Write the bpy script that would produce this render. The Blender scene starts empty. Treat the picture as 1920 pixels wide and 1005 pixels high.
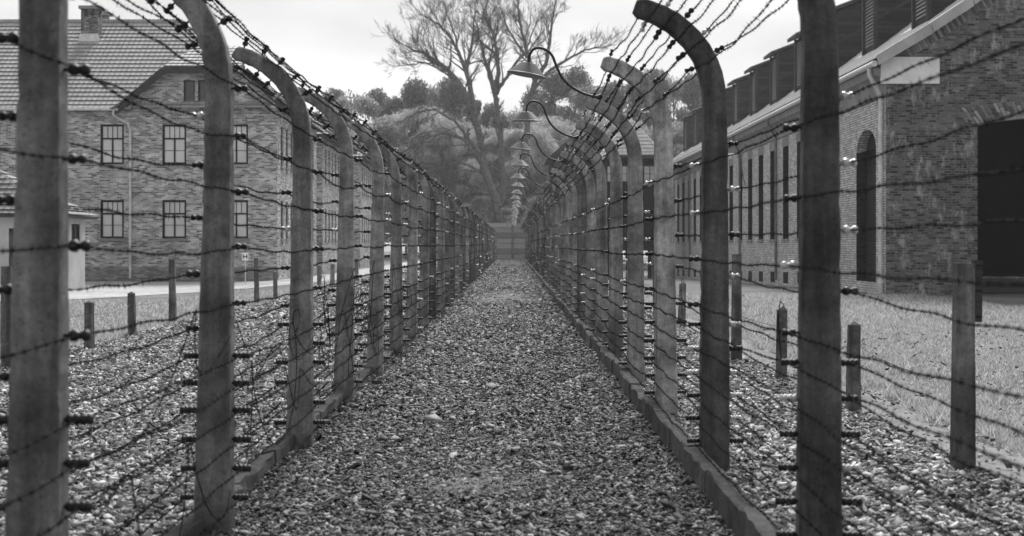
import bpy, math, random
import numpy as np
from mathutils import Vector, Matrix

random.seed(7)
R = math.radians
S = bpy.context.scene
COL = S.collection

# ------------------------------------------------------------------ camera
H = 1.6                      # eye height
F = 2667.0                   # focal length in photo pixels (50 mm on 36 mm)
VX, VY = 959.0, 458.0        # vanishing point of the path in the photo
cam_d = bpy.data.cameras.new('camera'); cam = bpy.data.objects.new('camera', cam_d); COL.objects.link(cam)
cam.location = (0, 0, H); cam.rotation_euler = (R(90), 0, 0)
cam_d.sensor_width = 36; cam_d.lens = 50; cam_d.shift_y = -44.5 / 1920
cam_d.clip_start = 0.1; cam_d.clip_end = 3000
cam_d.dof.use_dof = True; cam_d.dof.focus_distance = 19; cam_d.dof.aperture_fstop = 3.2
S.camera = cam
S.view_settings.view_transform = 'Standard'; S.view_settings.look = 'None'
S.view_settings.gamma = 1; S.view_settings.exposure = 1.55; S.view_settings.use_curve_mapping = False

def PX(px, py, D):           # a point of the photo at depth D
    return Vector(((px - VX) * D / F, D, H + (VY - py) * D / F))
def XX(px, D): return (px - VX) * D / F
def ZZ(py, D): return H + (VY - py) * D / F

# ------------------------------------------------------------------ world and sun
SUN_EL, SUN_AZ = R(44), R(9)          # azimuth from +Y, negative = to the left
W = bpy.data.worlds.new('World'); S.world = W; W.use_nodes = True
nt = W.node_tree; nt.nodes.clear()
def N(nt, t, **kw):
    n = nt.nodes.new(t)
    for k, v in kw.items():
        if k in n.inputs.keys() if isinstance(k, str) else False: n.inputs[k].default_value = v
        else: setattr(n, k, v)
    return n
out = N(nt, 'ShaderNodeOutputWorld'); bg = N(nt, 'ShaderNodeBackground'); bg.inputs[1].default_value = 0.1
sky = N(nt, 'ShaderNodeTexSky'); sky.sky_type = 'NISHITA'; sky.sun_disc = False
sky.sun_elevation = SUN_EL; sky.sun_rotation = SUN_AZ; sky.air_density = 1; sky.dust_density = 4; sky.ozone_density = 1
bw = N(nt, 'ShaderNodeRGBToBW')
tc = N(nt, 'ShaderNodeTexCoord'); mp = N(nt, 'ShaderNodeMapping'); mp.inputs['Scale'].default_value = (2.2, 2.2, 6.0)
mp.inputs['Location'].default_value = (0.35, 0.1, 0.22)
nz = N(nt, 'ShaderNodeTexNoise'); nz.inputs['Scale'].default_value = 1.6; nz.inputs['Detail'].default_value = 4; nz.inputs['Roughness'].default_value = .45
rp = N(nt, 'ShaderNodeMapRange'); rp.inputs[1].default_value = .36; rp.inputs[2].default_value = .62; rp.inputs[3].default_value = 1.55; rp.inputs[4].default_value = 3.0
mx = N(nt, 'ShaderNodeMix'); mx.data_type = 'FLOAT'; mx.inputs[0].default_value = .9
nt.links.new(sky.outputs[0], bw.inputs[0]); nt.links.new(tc.outputs['Generated'], mp.inputs[0]); nt.links.new(mp.outputs[0], nz.inputs['Vector'])
nt.links.new(nz.outputs[0], rp.inputs[0]); nt.links.new(bw.outputs[0], mx.inputs[2]); nt.links.new(rp.outputs[0], mx.inputs[3])
nt.links.new(mx.outputs[0], bg.inputs[0]); nt.links.new(bg.outputs[0], out.inputs[0])

sd = bpy.data.lights.new('sun', 'SUN'); sd.energy = 2.0; sd.angle = R(24); sd.color = (1, 1, 1)
so = bpy.data.objects.new('sun', sd); COL.objects.link(so)
dirv = Vector((math.sin(SUN_AZ) * math.cos(SUN_EL), math.cos(SUN_AZ) * math.cos(SUN_EL), math.sin(SUN_EL)))
so.rotation_euler = dirv.to_track_quat('Z', 'Y').to_euler(); so.location = (-20, 20, 40)

# ------------------------------------------------------------------ materials (all neutral greys: the photograph is black and white)
def newmat(name):
    m = bpy.data.materials.new(name); m.use_nodes = True
    t = m.node_tree; b = t.nodes['Principled BSDF']; b.inputs['Specular IOR Level'].default_value = .3
    return m, t, b
def mth(t, op, a, b=None, clamp=False):
    n = t.nodes.new('ShaderNodeMath'); n.operation = op; n.use_clamp = clamp
    for i, x in enumerate((a, b)):
        if x is None: continue
        if isinstance(x, (int, float)): n.inputs[i].default_value = x
        else: t.links.new(x, n.inputs[i])
    return n.outputs[0]
def noise(t, vec, scale, detail=4, rough=.55):
    n = t.nodes.new('ShaderNodeTexNoise'); n.inputs['Scale'].default_value = scale
    n.inputs['Detail'].default_value = detail; n.inputs['Roughness'].default_value = rough
    if vec is not None: t.links.new(vec, n.inputs['Vector'])
    return n.outputs[0]
def rng_(t, x, a, b, c, d):
    n = t.nodes.new('ShaderNodeMapRange'); n.inputs[1].default_value = a; n.inputs[2].default_value = b
    n.inputs[3].default_value = c; n.inputs[4].default_value = d; t.links.new(x, n.inputs[0]); return n.outputs[0]
def mapv(t, vec, sc, loc=(0, 0, 0)):
    n = t.nodes.new('ShaderNodeMapping'); n.inputs['Scale'].default_value = sc; n.inputs['Location'].default_value = loc
    t.links.new(vec, n.inputs[0]); return n.outputs[0]
def coord(t, kind='Object'):
    return t.nodes.new('ShaderNodeTexCoord').outputs[kind]
def setgrey(t, b, val):
    t.links.new(val, b.inputs['Base Color'])
def bump(t, b, h, dist=.01, strength=.6):
    n = t.nodes.new('ShaderNodeBump'); n.inputs['Distance'].default_value = dist; n.inputs['Strength'].default_value = strength
    t.links.new(h, n.inputs['Height']); t.links.new(n.outputs[0], b.inputs['Normal'])

def plain(name, g, rough=.7, var=.25, scale=8, bmp=0, metal=0, spec=.3):
    m, t, b = newmat(name); c = coord(t)
    n = noise(t, c, scale)
    setgrey(t, b, rng_(t, n, .3, .7, g * (1 - var), g * (1 + var)))
    b.inputs['Roughness'].default_value = rough; b.inputs['Metallic'].default_value = metal; b.inputs['Specular IOR Level'].default_value = spec
    if bmp: bump(t, b, noise(t, c, scale * 4), bmp)
    return m

def concrete_mat():
    m, t, b = newmat('weathered_concrete'); c = coord(t)
    oi = t.nodes.new('ShaderNodeObjectInfo'); sep = t.nodes.new('ShaderNodeSeparateColor'); t.links.new(oi.outputs['Color'], sep.inputs[0])
    off = t.nodes.new('ShaderNodeVectorMath'); off.operation = 'ADD'; t.links.new(c, off.inputs[0])
    cb = t.nodes.new('ShaderNodeCombineXYZ'); r10 = mth(t, 'MULTIPLY', oi.outputs['Random'], 40.0); t.links.new(r10, cb.inputs[0]); t.links.new(r10, cb.inputs[2]); t.links.new(cb.outputs[0], off.inputs[1])
    v = off.outputs[0]
    streak = noise(t, mapv(t, v, (9, 9, .7)), 1.2, 5, .6)
    blot = noise(t, v, 2.3, 6, .6); fine = noise(t, v, 60, 3, .7); grain = noise(t, v, 14, 5, .7)
    g = rng_(t, streak, .34, .66, .07, .17)
    g = mth(t, 'MULTIPLY', g, rng_(t, blot, .38, .62, .62, 1.45))
    g = mth(t, 'MULTIPLY', g, rng_(t, fine, .3, .7, .82, 1.18))
    g = mth(t, 'MULTIPLY', g, rng_(t, grain, .32, .68, .7, 1.3))
    pit = t.nodes.new('ShaderNodeTexVoronoi'); pit.inputs['Scale'].default_value = 34; t.links.new(v, pit.inputs['Vector'])
    pd = rng_(t, pit.outputs['Distance'], .08, .2, .45, 1.0)
    g = mth(t, 'MULTIPLY', g, pd)
    g = mth(t, 'MULTIPLY', g, sep.outputs[0])
    setgrey(t, b, g); b.inputs['Roughness'].default_value = .88
    bump(t, b, mth(t, 'ADD', mth(t, 'MULTIPLY', fine, .4), mth(t, 'ADD', grain, mth(t, 'MULTIPLY', pd, .5))), .006, .8)
    return m

def brick_mat(name, c1, c2, mortar, patch=.4, efflor=0.0, bw_=.26, bh=.077, ms=.010):
    m, t, b = newmat(name); c = coord(t)
    s = t.nodes.new('ShaderNodeSeparateXYZ'); t.links.new(c, s.inputs[0])
    gn = t.nodes.new('ShaderNodeNewGeometry'); sn = t.nodes.new('ShaderNodeSeparateXYZ'); t.links.new(gn.outputs['True Normal'], sn.inputs[0])
    side = mth(t, 'GREATER_THAN', mth(t, 'ABSOLUTE', sn.outputs[0]), .6)
    u = mth(t, 'ADD', mth(t, 'MULTIPLY', s.outputs[1], side), mth(t, 'MULTIPLY', s.outputs[0], mth(t, 'SUBTRACT', 1.0, side)))
    cb = t.nodes.new('ShaderNodeCombineXYZ'); t.links.new(u, cb.inputs[0]); t.links.new(s.outputs[2], cb.inputs[1])
    uv = cb.outputs[0]
    # a little wobble so the courses are not ruled
    wob = noise(t, mapv(t, c, (1, 1, 1)), 3.0, 2)
    vm = t.nodes.new('ShaderNodeVectorMath'); vm.operation = 'ADD'; t.links.new(uv, vm.inputs[0])
    cw = t.nodes.new('ShaderNodeCombineXYZ'); t.links.new(rng_(t, wob, .3, .7, -.012, .012), cw.inputs[1]); t.links.new(rng_(t, wob, .3, .7, .015, -.015), cw.inputs[0]); t.links.new(cw.outputs[0], vm.inputs[1])
    uv = vm.outputs[0]
    br = t.nodes.new('ShaderNodeTexBrick'); br.offset = .5; br.squash_frequency = 2; br.squash = 1.0
    br.inputs['Color1'].default_value = (0, 0, 0, 1); br.inputs['Color2'].default_value = (1, 1, 1, 1); br.inputs['Mortar'].default_value = (.5, .5, .5, 1)
    br.inputs['Scale'].default_value = 1; br.inputs['Brick Width'].default_value = bw_; br.inputs['Row Height'].default_value = bh
    br.inputs['Mortar Size'].default_value = ms; br.inputs['Mortar Smooth'].default_value = .3; br.inputs['Bias'].default_value = 0
    t.links.new(uv, br.inputs['Vector'])
    big = noise(t, c, .35, 5, .6); mid = noise(t, c, 1.7, 4, .6); fine = noise(t, c, 22, 3, .7)
    col = rng_(t, br.outputs['Color'], 0, 1, c1, c2)
    col = mth(t, 'MULTIPLY', col, rng_(t, big, .3, .7, 1 - patch, 1 + patch))
    col = mth(t, 'MULTIPLY', col, rng_(t, mid, .3, .7, 1 - patch * .7, 1 + patch * .7))
    col = mth(t, 'MULTIPLY', col, rng_(t, fine, .3, .7, .8, 1.2))
    mm = t.nodes.new('ShaderNodeMix'); mm.data_type = 'FLOAT'; t.links.new(br.outputs['Fac'], mm.inputs[0]); t.links.new(col, mm.inputs[2])
    mcol = mth(t, 'MULTIPLY', rng_(t, fine, .3, .7, mortar * .8, mortar * 1.2), rng_(t, mid, .35, .65, .75, 1.2)); t.links.new(mcol, mm.inputs[3])
    res = mm.outputs[0]
    if efflor:
        e = noise(t, mapv(t, c, (1.1, 1.1, .6)), 1.3, 8, .75)
        e2 = noise(t, mapv(t, c, (5, 5, 1.6)), 1.2, 4, .7)
        k = mth(t, 'MULTIPLY', rng_(t, e, .51, .60, 0, 1), rng_(t, e2, .44, .60, 0, 1), True)
        mm2 = t.nodes.new('ShaderNodeMix'); mm2.data_type = 'FLOAT'; t.links.new(mth(t, 'MULTIPLY', k, efflor), mm2.inputs[0]); t.links.new(res, mm2.inputs[2]); mm2.inputs[3].default_value = .62
        res = mm2.outputs[0]
    setgrey(t, b, res); b.inputs['Roughness'].default_value = .85
    hh = mth(t, 'SUBTRACT', mth(t, 'ADD', mth(t, 'MULTIPLY', br.outputs['Color'], .5), mth(t, 'MULTIPLY', fine, .5)), mth(t, 'MULTIPLY', br.outputs['Fac'], 1.3))
    bump(t, b, hh, .012, .8)
    return m

def tile_mat(name, g, tw=.25, th=.30):
    m, t, b = newmat(name); c = coord(t)
    s = t.nodes.new('ShaderNodeSeparateXYZ'); t.links.new(c, s.inputs[0])
    gn = t.nodes.new('ShaderNodeNewGeometry'); sn = t.nodes.new('ShaderNodeSeparateXYZ'); t.links.new(gn.outputs['True Normal'], sn.inputs[0])
    side = mth(t, 'GREATER_THAN', mth(t, 'ABSOLUTE', sn.outputs[0]), .35)
    u = mth(t, 'ADD', mth(t, 'MULTIPLY', s.outputs[1], side), mth(t, 'MULTIPLY', s.outputs[0], mth(t, 'SUBTRACT', 1.0, side)))
    cb = t.nodes.new('ShaderNodeCombineXYZ'); t.links.new(u, cb.inputs[0]); t.links.new(s.outputs[2], cb.inputs[1])
    sn_ = mth(t, 'SINE', mth(t, 'MULTIPLY', u, 2 * math.pi / tw))
    br = t.nodes.new('ShaderNodeTexBrick'); br.offset = 0; br.inputs['Scale'].default_value = 1
    br.inputs['Color1'].default_value = (0, 0, 0, 1); br.inputs['Color2'].default_value = (1, 1, 1, 1)
    br.inputs['Brick Width'].default_value = tw; br.inputs['Row Height'].default_value = th * .58; br.inputs['Mortar Size'].default_value = .006
    t.links.new(cb.outputs[0], br.inputs['Vector'])
    big = noise(t, c, .8, 5); fine = noise(t, c, 15, 3)
    col = rng_(t, br.outputs['Color'], 0, 1, g * .88, g * 1.1)
    col = mth(t, 'MULTIPLY', col, rng_(t, big, .3, .7, .88, 1.12)); col = mth(t, 'MULTIPLY', col, rng_(t, fine, .3, .7, .85, 1.15))
    setgrey(t, b, col); b.inputs['Roughness'].default_value = .75
    bump(t, b, sn_, .03, .9)
    return m

def wood_mat(name, g, board=.18, axis='z'):
    m, t, b = newmat(name); c = coord(t)
    s = t.nodes.new('ShaderNodeSeparateXYZ'); t.links.new(c, s.inputs[0])
    a = s.outputs[2] if axis == 'z' else s.outputs[0]
    saw = mth(t, 'FRACT', mth(t, 'DIVIDE', a, board)); idx = mth(t, 'FLOOR', mth(t, 'DIVIDE', a, board))
    wn = t.nodes.new('ShaderNodeTexWhiteNoise'); wn.noise_dimensions = '1D'; t.links.new(idx, wn.inputs['W'])
    gr = noise(t, mapv(t, c, (1.5, 1.5, 18) if axis == 'z' else (18, 18, 1.5)), 2, 4)
    col = rng_(t, wn.outputs[0], 0, 1, g * .65, g * 1.35)
    col = mth(t, 'MULTIPLY', col, rng_(t, gr, .3, .7, .6, 1.4))
    gap = mth(t, 'LESS_THAN', saw, .1)
    col = mth(t, 'MULTIPLY', col, mth(t, 'SUBTRACT', 1.0, mth(t, 'MULTIPLY', gap, .7)))
    setgrey(t, b, col); b.inputs['Roughness'].default_value = .8
    bump(t, b, mth(t, 'SUBTRACT', saw, mth(t, 'MULTIPLY', gap, 1)), .02, .8)
    return m

def island_mat(name, lo, hi, rough=.8, translucent=False, spec=.3, power=1.0):
    m, t, b = newmat(name); g = t.nodes.new('ShaderNodeNewGeometry')
    r = mth(t, 'POWER', g.outputs['Random Per Island'], power)
    v = rng_(t, r, 0, 1, lo, hi)
    n = noise(t, coord(t), 45, 3)
    v = mth(t, 'MULTIPLY', v, rng_(t, n, .3, .7, .8, 1.2))
    setgrey(t, b, v); b.inputs['Roughness'].default_value = rough; b.inputs['Specular IOR Level'].default_value = spec
    if translucent:
        tr = t.nodes.new('ShaderNodeBsdfTranslucent'); t.links.new(v, tr.inputs[0]); ms_ = t.nodes.new('ShaderNodeMixShader'); ms_.inputs[0].default_value = translucent
        t.links.new(b.outputs[0], ms_.inputs[1]); t.links.new(tr.outputs[0], ms_.inputs[2])
        t.links.new(ms_.outputs[0], [n for n in t.nodes if n.type == 'OUTPUT_MATERIAL'][0].inputs[0])
    return m

def ground_mat(name, stops, scale=1.0, det=.02, extra=None):
    m, t, b = newmat(name); c = coord(t)
    lo, hi = stops
    a = noise(t, c, .25 * scale, 6, .6); d = noise(t, c, 3 * scale, 6, .7); f = noise(t, c, 28 * scale, 4, .75)
    v = rng_(t, a, .3, .7, lo, hi); v = mth(t, 'MULTIPLY', v, rng_(t, d, .3, .7, .7, 1.3)); v = mth(t, 'MULTIPLY', v, rng_(t, f, .3, .7, .6, 1.4))
    if extra: v = extra(t, c, v)
    setgrey(t, b, v); b.inputs['Roughness'].default_value = .95; b.inputs['Specular IOR Level'].default_value = .1
    bump(t, b, mth(t, 'ADD', f, d), det, .8)
    return m

def stone_bed_mat(name, lo, hi, patch=False, scale=22):
    m, t, b = newmat(name); c = coord(t)
    vo = t.nodes.new('ShaderNodeTexVoronoi'); vo.inputs['Scale'].default_value = scale; t.links.new(mapv(t, c, (1, 1.25, 1)), vo.inputs['Vector'])
    sp = t.nodes.new('ShaderNodeSeparateColor'); t.links.new(vo.outputs['Color'], sp.inputs[0])
    v = rng_(t, mth(t, 'POWER', sp.outputs[0], 1.6), 0, 1, lo, hi)
    e = rng_(t, vo.outputs['Distance'], .25, .6, 1.0, .25); v = mth(t, 'MULTIPLY', v, e)
    v = mth(t, 'MULTIPLY', v, rng_(t, noise(t, c, .5, 5), .3, .7, .75, 1.3))
    if patch:    # bare sandy spots on the walk
        s = t.nodes.new('ShaderNodeSeparateXYZ'); t.links.new(c, s.inputs[0])
        tot = None
        for (cx, cy, rx, ry, am) in PATCHES:
            dx = mth(t, 'DIVIDE', mth(t, 'SUBTRACT', s.outputs[0], cx), rx); dy = mth(t, 'DIVIDE', mth(t, 'SUBTRACT', s.outputs[1], cy), ry)
            r = mth(t, 'SQRT', mth(t, 'ADD', mth(t, 'MULTIPLY', dx, dx), mth(t, 'MULTIPLY', dy, dy)))
            r = mth(t, 'ADD', r, rng_(t, noise(t, c, 3.5, 5, .7), .3, .7, -.5, .5))
            k = mth(t, 'MULTIPLY', rng_(t, r, .3, 1.1, 1, 0), am)
            tot = k if tot is None else mth(t, 'MAXIMUM', tot, k)
        sand = rng_(t, noise(t, c, 45, 5, .85), .35, .65, .05, .20)
        mm = t.nodes.new('ShaderNodeMix'); mm.data_type = 'FLOAT'; t.links.new(mth(t, 'MULTIPLY', tot, 1.0, True), mm.inputs[0]); t.links.new(v, mm.inputs[2]); t.links.new(sand, mm.inputs[3]); v = mm.outputs[0]
    setgrey(t, b, v); b.inputs['Roughness'].default_value = .8
    bump(t, b, mth(t, 'SUBTRACT', 1.0, vo.outputs['Distance']), .02, .9)
    return m
PATCHES = [(-.2, 9.5, .5, .7, .6), (-.2, 42, .8, 6, .8), (-.5, 12.0, .4, .9, .6), (-.1, 27, .5, 3, .5), (.1, 17, .35, 1.5, .4)]

M = {}
M['concrete'] = concrete_mat()
M['black_glaze'] = plain('dark_glazed_porcelain', .014, .5, .3, 20, spec=.35)
M['white_glaze'] = plain('white_glazed_porcelain', .55, .25, .2, 20, spec=.6)
M['wire'] = plain('rusty_wire', .009, .9, .5, 30, spec=.08)
M['thin_wire'] = plain('grey_wire', .05, .6, .3, 30)
M['lamp_arm'] = plain('dark_painted_pipe', .02, .5, .3, 15)
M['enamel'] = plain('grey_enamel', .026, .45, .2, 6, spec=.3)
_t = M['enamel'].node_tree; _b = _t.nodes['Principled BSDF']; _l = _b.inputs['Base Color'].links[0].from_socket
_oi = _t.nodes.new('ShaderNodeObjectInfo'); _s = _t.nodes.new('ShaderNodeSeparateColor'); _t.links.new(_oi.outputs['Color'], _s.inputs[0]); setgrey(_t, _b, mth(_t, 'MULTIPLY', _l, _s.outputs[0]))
M['enamel_edge'] = plain('pale_enamel_edge', .25, .4, .1, 6)
M['bulb'] = plain('bulb_glass', .6, .2, .1, 6)
M['kerb'] = brick_mat('kerb_concrete', .10, .16, .06, .3, bw_=.5, bh=.6)
M['brick_grey'] = brick_mat('worn_pale_brick', .10, .66, .55, .26)
M['brick_dark'] = brick_mat('dark_old_brick', .02, .20, .15, .28, efflor=.5, bw_=.255, bh=.084, ms=.013)
M['brick_pale'] = brick_mat('pale_wall_brick', .42, .78, .20, .15, bw_=.27, bh=.084, ms=.014)
M['brick_plinth'] = brick_mat('plinth_brick', .12, .34, .24, .3)
M['brick_niche'] = brick_mat('niche_brick', .012, .035, .02, .3)  # near-black brick for reveals and niche, their shade put into the colour
M['plaster'] = plain('pale_plaster', .8, .9, .12, 2.5, .004)
M['plaster_grey'] = plain('grey_stone_moulding', .26, .9, .25, 1.5, .004)
M['plaster_white'] = plain('whitewashed_wall', .52, .9, .15, 1.2, .004)
M['tiles'] = tile_mat('clay_tiles', .36)
M['tiles_pale'] = tile_mat('pale_roof_tiles', .62, .3, .3)
M['roof_metal'] = plain('pale_roof_sheet', .42, .6, .18, 1.5)
M['zinc'] = plain('zinc_gutter', .62, .45, .2, 4, metal=.2)
M['zinc_dark'] = plain('old_zinc_pipe', .17, .5, .3, 4, metal=.2)
M['frame_dark'] = plain('dark_window_paint', .015, .6, .3, 10)
M['pane_pale'] = plain('curtained_window_pane', .66, .15, .12, .8, spec=.6)
M['pane_dark'] = plain('dark_window_pane', .03, .12, .3, 1, spec=.7)
M['timber_dark'] = wood_mat('dark_weatherboard', .04)
M['timber_black'] = wood_mat('black_weatherboard', .007)
M['fascia'] = plain('dark_fascia_board', .045, .7, .3, 3)
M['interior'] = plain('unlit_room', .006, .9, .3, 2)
M['old_post'] = M['concrete']
M['panel'] = wood_mat('concrete_wall_panel', .27, .55)
M['bark'] = plain('dark_bark', .12, .9, .4, 3)
M['bark_grey'] = plain('grey_bark', .12, .9, .4, 3)
M['leaf_dark'] = island_mat('evergreen_leaves', .07, .24, .8, .35)  # these leaf greys are lifted so the colour carries part of the haze
M['leaf_mid'] = island_mat('thin_autumn_leaves', .14, .46, .8, .45)
M['leaf_pale'] = island_mat('pale_willow_leaves', .22, .60, .8, .45)
M['twig'] = plain('twigs', .05, .9, .4, 2)
M['grass'] = island_mat('grass_blades', .20, .62, .8, .45)
M['grass_ground'] = ground_mat('turf', (.09, .20), 1.0, .03)
M['dirt'] = ground_mat('trodden_dirt', (.16, .24), 1.5, .01)
M['road'] = ground_mat('pale_road', (.30, .42), 1.0, .005)
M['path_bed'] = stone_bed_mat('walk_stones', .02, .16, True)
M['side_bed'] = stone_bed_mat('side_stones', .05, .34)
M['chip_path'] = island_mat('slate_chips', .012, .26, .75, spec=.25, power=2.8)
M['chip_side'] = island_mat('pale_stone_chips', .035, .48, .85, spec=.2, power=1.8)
M['sign'] = plain('white_sign_plate', .95, .5, .05, 3)
M['ink'] = plain('black_paint', .02, .5, .1, 3)

# ------------------------------------------------------------------ mesh builder
class MB:
    def __init__(s): s.v = []; s.f = []
    def add(s, vs, fs):
        o = len(s.v); s.v += [tuple(p) for p in vs]; s.f += [tuple(o + i for i in f) for f in fs]; return s
    def box(s, x0, x1, y0, y1, z0, z1):
        return s.add([(x0,y0,z0),(x1,y0,z0),(x1,y1,z0),(x0,y1,z0),(x0,y0,z1),(x1,y0,z1),(x1,y1,z1),(x0,y1,z1)],
                     [(0,3,2,1),(4,5,6,7),(0,1,5,4),(1,2,6,5),(2,3,7,6),(3,0,4,7)])
    def bar(s, a, b, w, h, up=(0,0,1)):
        a = Vector(a); b = Vector(b); d = (b - a).normalized(); up = Vector(up)
        sd = d.cross(up); sd = sd.normalized() if sd.length > 1e-6 else Vector((1,0,0)); u = sd.cross(d).normalized()
        p = []
        for q in (a, b):
            for i, j in ((-1,-1),(1,-1),(1,1),(-1,1)): p.append(q + sd * (w/2*i) + u * (h/2*j))
        return s.add(p, [(0,1,2,3),(7,6,5,4),(0,4,5,1),(1,5,6,2),(2,6,7,3),(3,7,4,0)])
    def tube(s, pts, rad, n=6, cap=True):
        pts = [Vector(p) for p in pts]; k = len(pts)
        if isinstance(rad, (int, float)): rad = [rad] * k
        ref = Vector((0.13, 0.21, 0.97)); vs = []
        for i, p in enumerate(pts):
            d = (pts[min(i+1, k-1)] - pts[max(i-1, 0)])
            d = d.normalized() if d.length > 1e-9 else Vector((0,0,1))
            if i == 0:
                a = d.cross(ref); a = a.normalized() if a.length > 1e-4 else Vector((1,0,0))
            else:
                a = (a - d * a.dot(d)); a = a.normalized() if a.length > 1e-6 else d.orthogonal().normalized()
            b = d.cross(a)
            for j in range(n):
                t = 2*math.pi*j/n; vs.append(p + a * (math.cos(t)*rad[i]) + b * (math.sin(t)*rad[i]))
        fs = [(i*n+j, i*n+(j+1)%n, (i+1)*n+(j+1)%n, (i+1)*n+j) for i in range(k-1) for j in range(n)]
        if cap and n > 2: fs += [tuple(range(n-1, -1, -1)), tuple((k-1)*n+j for j in range(n))]
        return s.add(vs, fs)
    def lathe(s, prof, mat=Matrix(), n=12):          # profile (r, h) along local z
        vs = []
        for r, h in prof:
            for j in range(n):
                t = 2*math.pi*j/n; vs.append(mat @ Vector((r*math.cos(t), r*math.sin(t), h)))
        k = len(prof)
        fs = [(i*n+j, i*n+(j+1)%n, (i+1)*n+(j+1)%n, (i+1)*n+j) for i in range(k-1) for j in range(n)]
        fs += [tuple(range(n-1, -1, -1)), tuple((k-1)*n+j for j in range(n))]
        return s.add(vs, fs)
    def prism(s, poly, y0, y1):                      # polygon in X-Z extruded along Y
        n = len(poly)
        vs = [(x, y0, z) for x, z in poly] + [(x, y1, z) for x, z in poly]
        fs = [tuple(range(n)), tuple(range(2*n-1, n-1, -1))] + [(i, i+n, (i+1)%n+n, (i+1)%n) for i in range(n)]
        return s.add(vs, fs)
    def mesh(s, name, mat, smooth=False):
        me = bpy.data.meshes.new(name); me.from_pydata(s.v, [], s.f); me.materials.append(mat)
        if smooth: me.polygons.foreach_set('use_smooth', [True] * len(me.polygons))
        me.update(); return me
    def build(s, name, mat, parent=None, smooth=False, loc=None):
        return mkobj(name, s.mesh(name, mat, smooth), parent, loc)
def mkobj(name, me, parent=None, loc=None):
    o = bpy.data.objects.new(name, me); COL.objects.link(o)
    if parent: o.parent = parent
    if loc is not None: o.location = loc
    return o
def empty(name, loc=(0,0,0)):
    o = bpy.data.objects.new(name, None); COL.objects.link(o); o.location = loc; o.empty_display_size = .2; return o
def tag(o, label=None, cat=None, group=None, kind=None):
    for k, v in (('label', label), ('category', cat), ('group', group), ('kind', kind)):
        if v: o[k] = v
    return o
ORD = ['zeroth','nearest','second','third','fourth','fifth','sixth','seventh','eighth','ninth','tenth','eleventh','twelfth','thirteenth','fourteenth','fifteenth','sixteenth','seventeenth','eighteenth','nineteenth','twentieth']
TEN = {2:'twenty',3:'thirty',4:'forty',5:'fifty'}
def ordn(n):
    if n <= 20: return ORD[n]
    if n % 10 == 0: return TEN[n//10][:-1] + 'ieth'
    return TEN[n//10] + '-' + (['','first'] + ORD[2:10])[n % 10]
RNG = np.random.default_rng(11)

# ------------------------------------------------------------------ ground
def sstep(x, a, b):
    t = min(1, max(0, (x - a) / (b - a))); return t*t*(3-2*t)
def gz(x, y):
    z = -.0145 * max(0, min(y, 140) - 47) * sstep(x, 3.4, 8)
    z -= .03 * sstep(x, 3.2, 3.5)
    z -= .03 * (1 - sstep(x, -7.1, -6.8))
    return z
def grid(xs, ys, zf):
    vs = [(x, y, zf(x, y)) for y in ys for x in xs]; n = len(xs)
    return vs, [(j*n+i, j*n+i+1, (j+1)*n+i+1, (j+1)*n+i) for j in range(len(ys)-1) for i in range(n-1)]
xs = [-260,-120,-60,-40] + [-30+ i*1.5 for i in range(15)] + [-7.1,-6.95,-6.8,-5,-3,-1.8,0,1.4,3.2,3.35,3.5,4.2,5,6,7,8,10,12,15,20,30,60,120,260]
ys = [-30,-5,0,5,8,11,14,17,20,25,30,35,40,47,55,62,70,80,90,100,110,125,140,160,200,260,330]
tag(MB().add(*grid(xs, ys, lambda x,y: gz(x,y) - .02)).build('ground', M['grass_ground']), kind='structure')
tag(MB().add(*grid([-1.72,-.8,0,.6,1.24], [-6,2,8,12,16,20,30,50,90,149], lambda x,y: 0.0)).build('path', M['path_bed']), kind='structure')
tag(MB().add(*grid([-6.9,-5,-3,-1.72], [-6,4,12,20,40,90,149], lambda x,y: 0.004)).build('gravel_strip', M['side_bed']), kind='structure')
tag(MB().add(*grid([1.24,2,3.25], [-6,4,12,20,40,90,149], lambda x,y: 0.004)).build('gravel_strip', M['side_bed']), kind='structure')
def wav(y, a, k): return a * (math.sin(y*1.3+k) + .6*math.sin(y*2.9+k*2) + .4*math.sin(y*6.1+k))
dv, df = [], []
yy = [-6+ i*.5 for i in range(130)]
for i, y in enumerate(yy):
    dv += [(3.2, y, -.006), (3.95 + wav(y, .07, 1), y, gz(3.9, y) - .010)]
    if i: df.append((2*i-2, 2*i-1, 2*i+1, 2*i))
tag(MB().add(dv, df).build('dirt_path', M['dirt']), kind='structure')
rv = []
top = [(-42,63.2),(-24,63.0),(-14,62.2),(-10.9,63.5),(-10.0,80),(-9.6,150)]
bot = [(-42,37),(-24,38),(-13.5,41),(-10.2,50),(-7.9,66),(-7.4,150)]
for a, b in zip(top, bot): rv += [(a[0],a[1],gz(*a)-.008),(b[0],b[1],gz(*b)-.008)]
tag(MB().add(rv, [(2*i,2*i+1,2*i+3,2*i+2) for i in range(5)]).build('road', M['road']), kind='structure')

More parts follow.
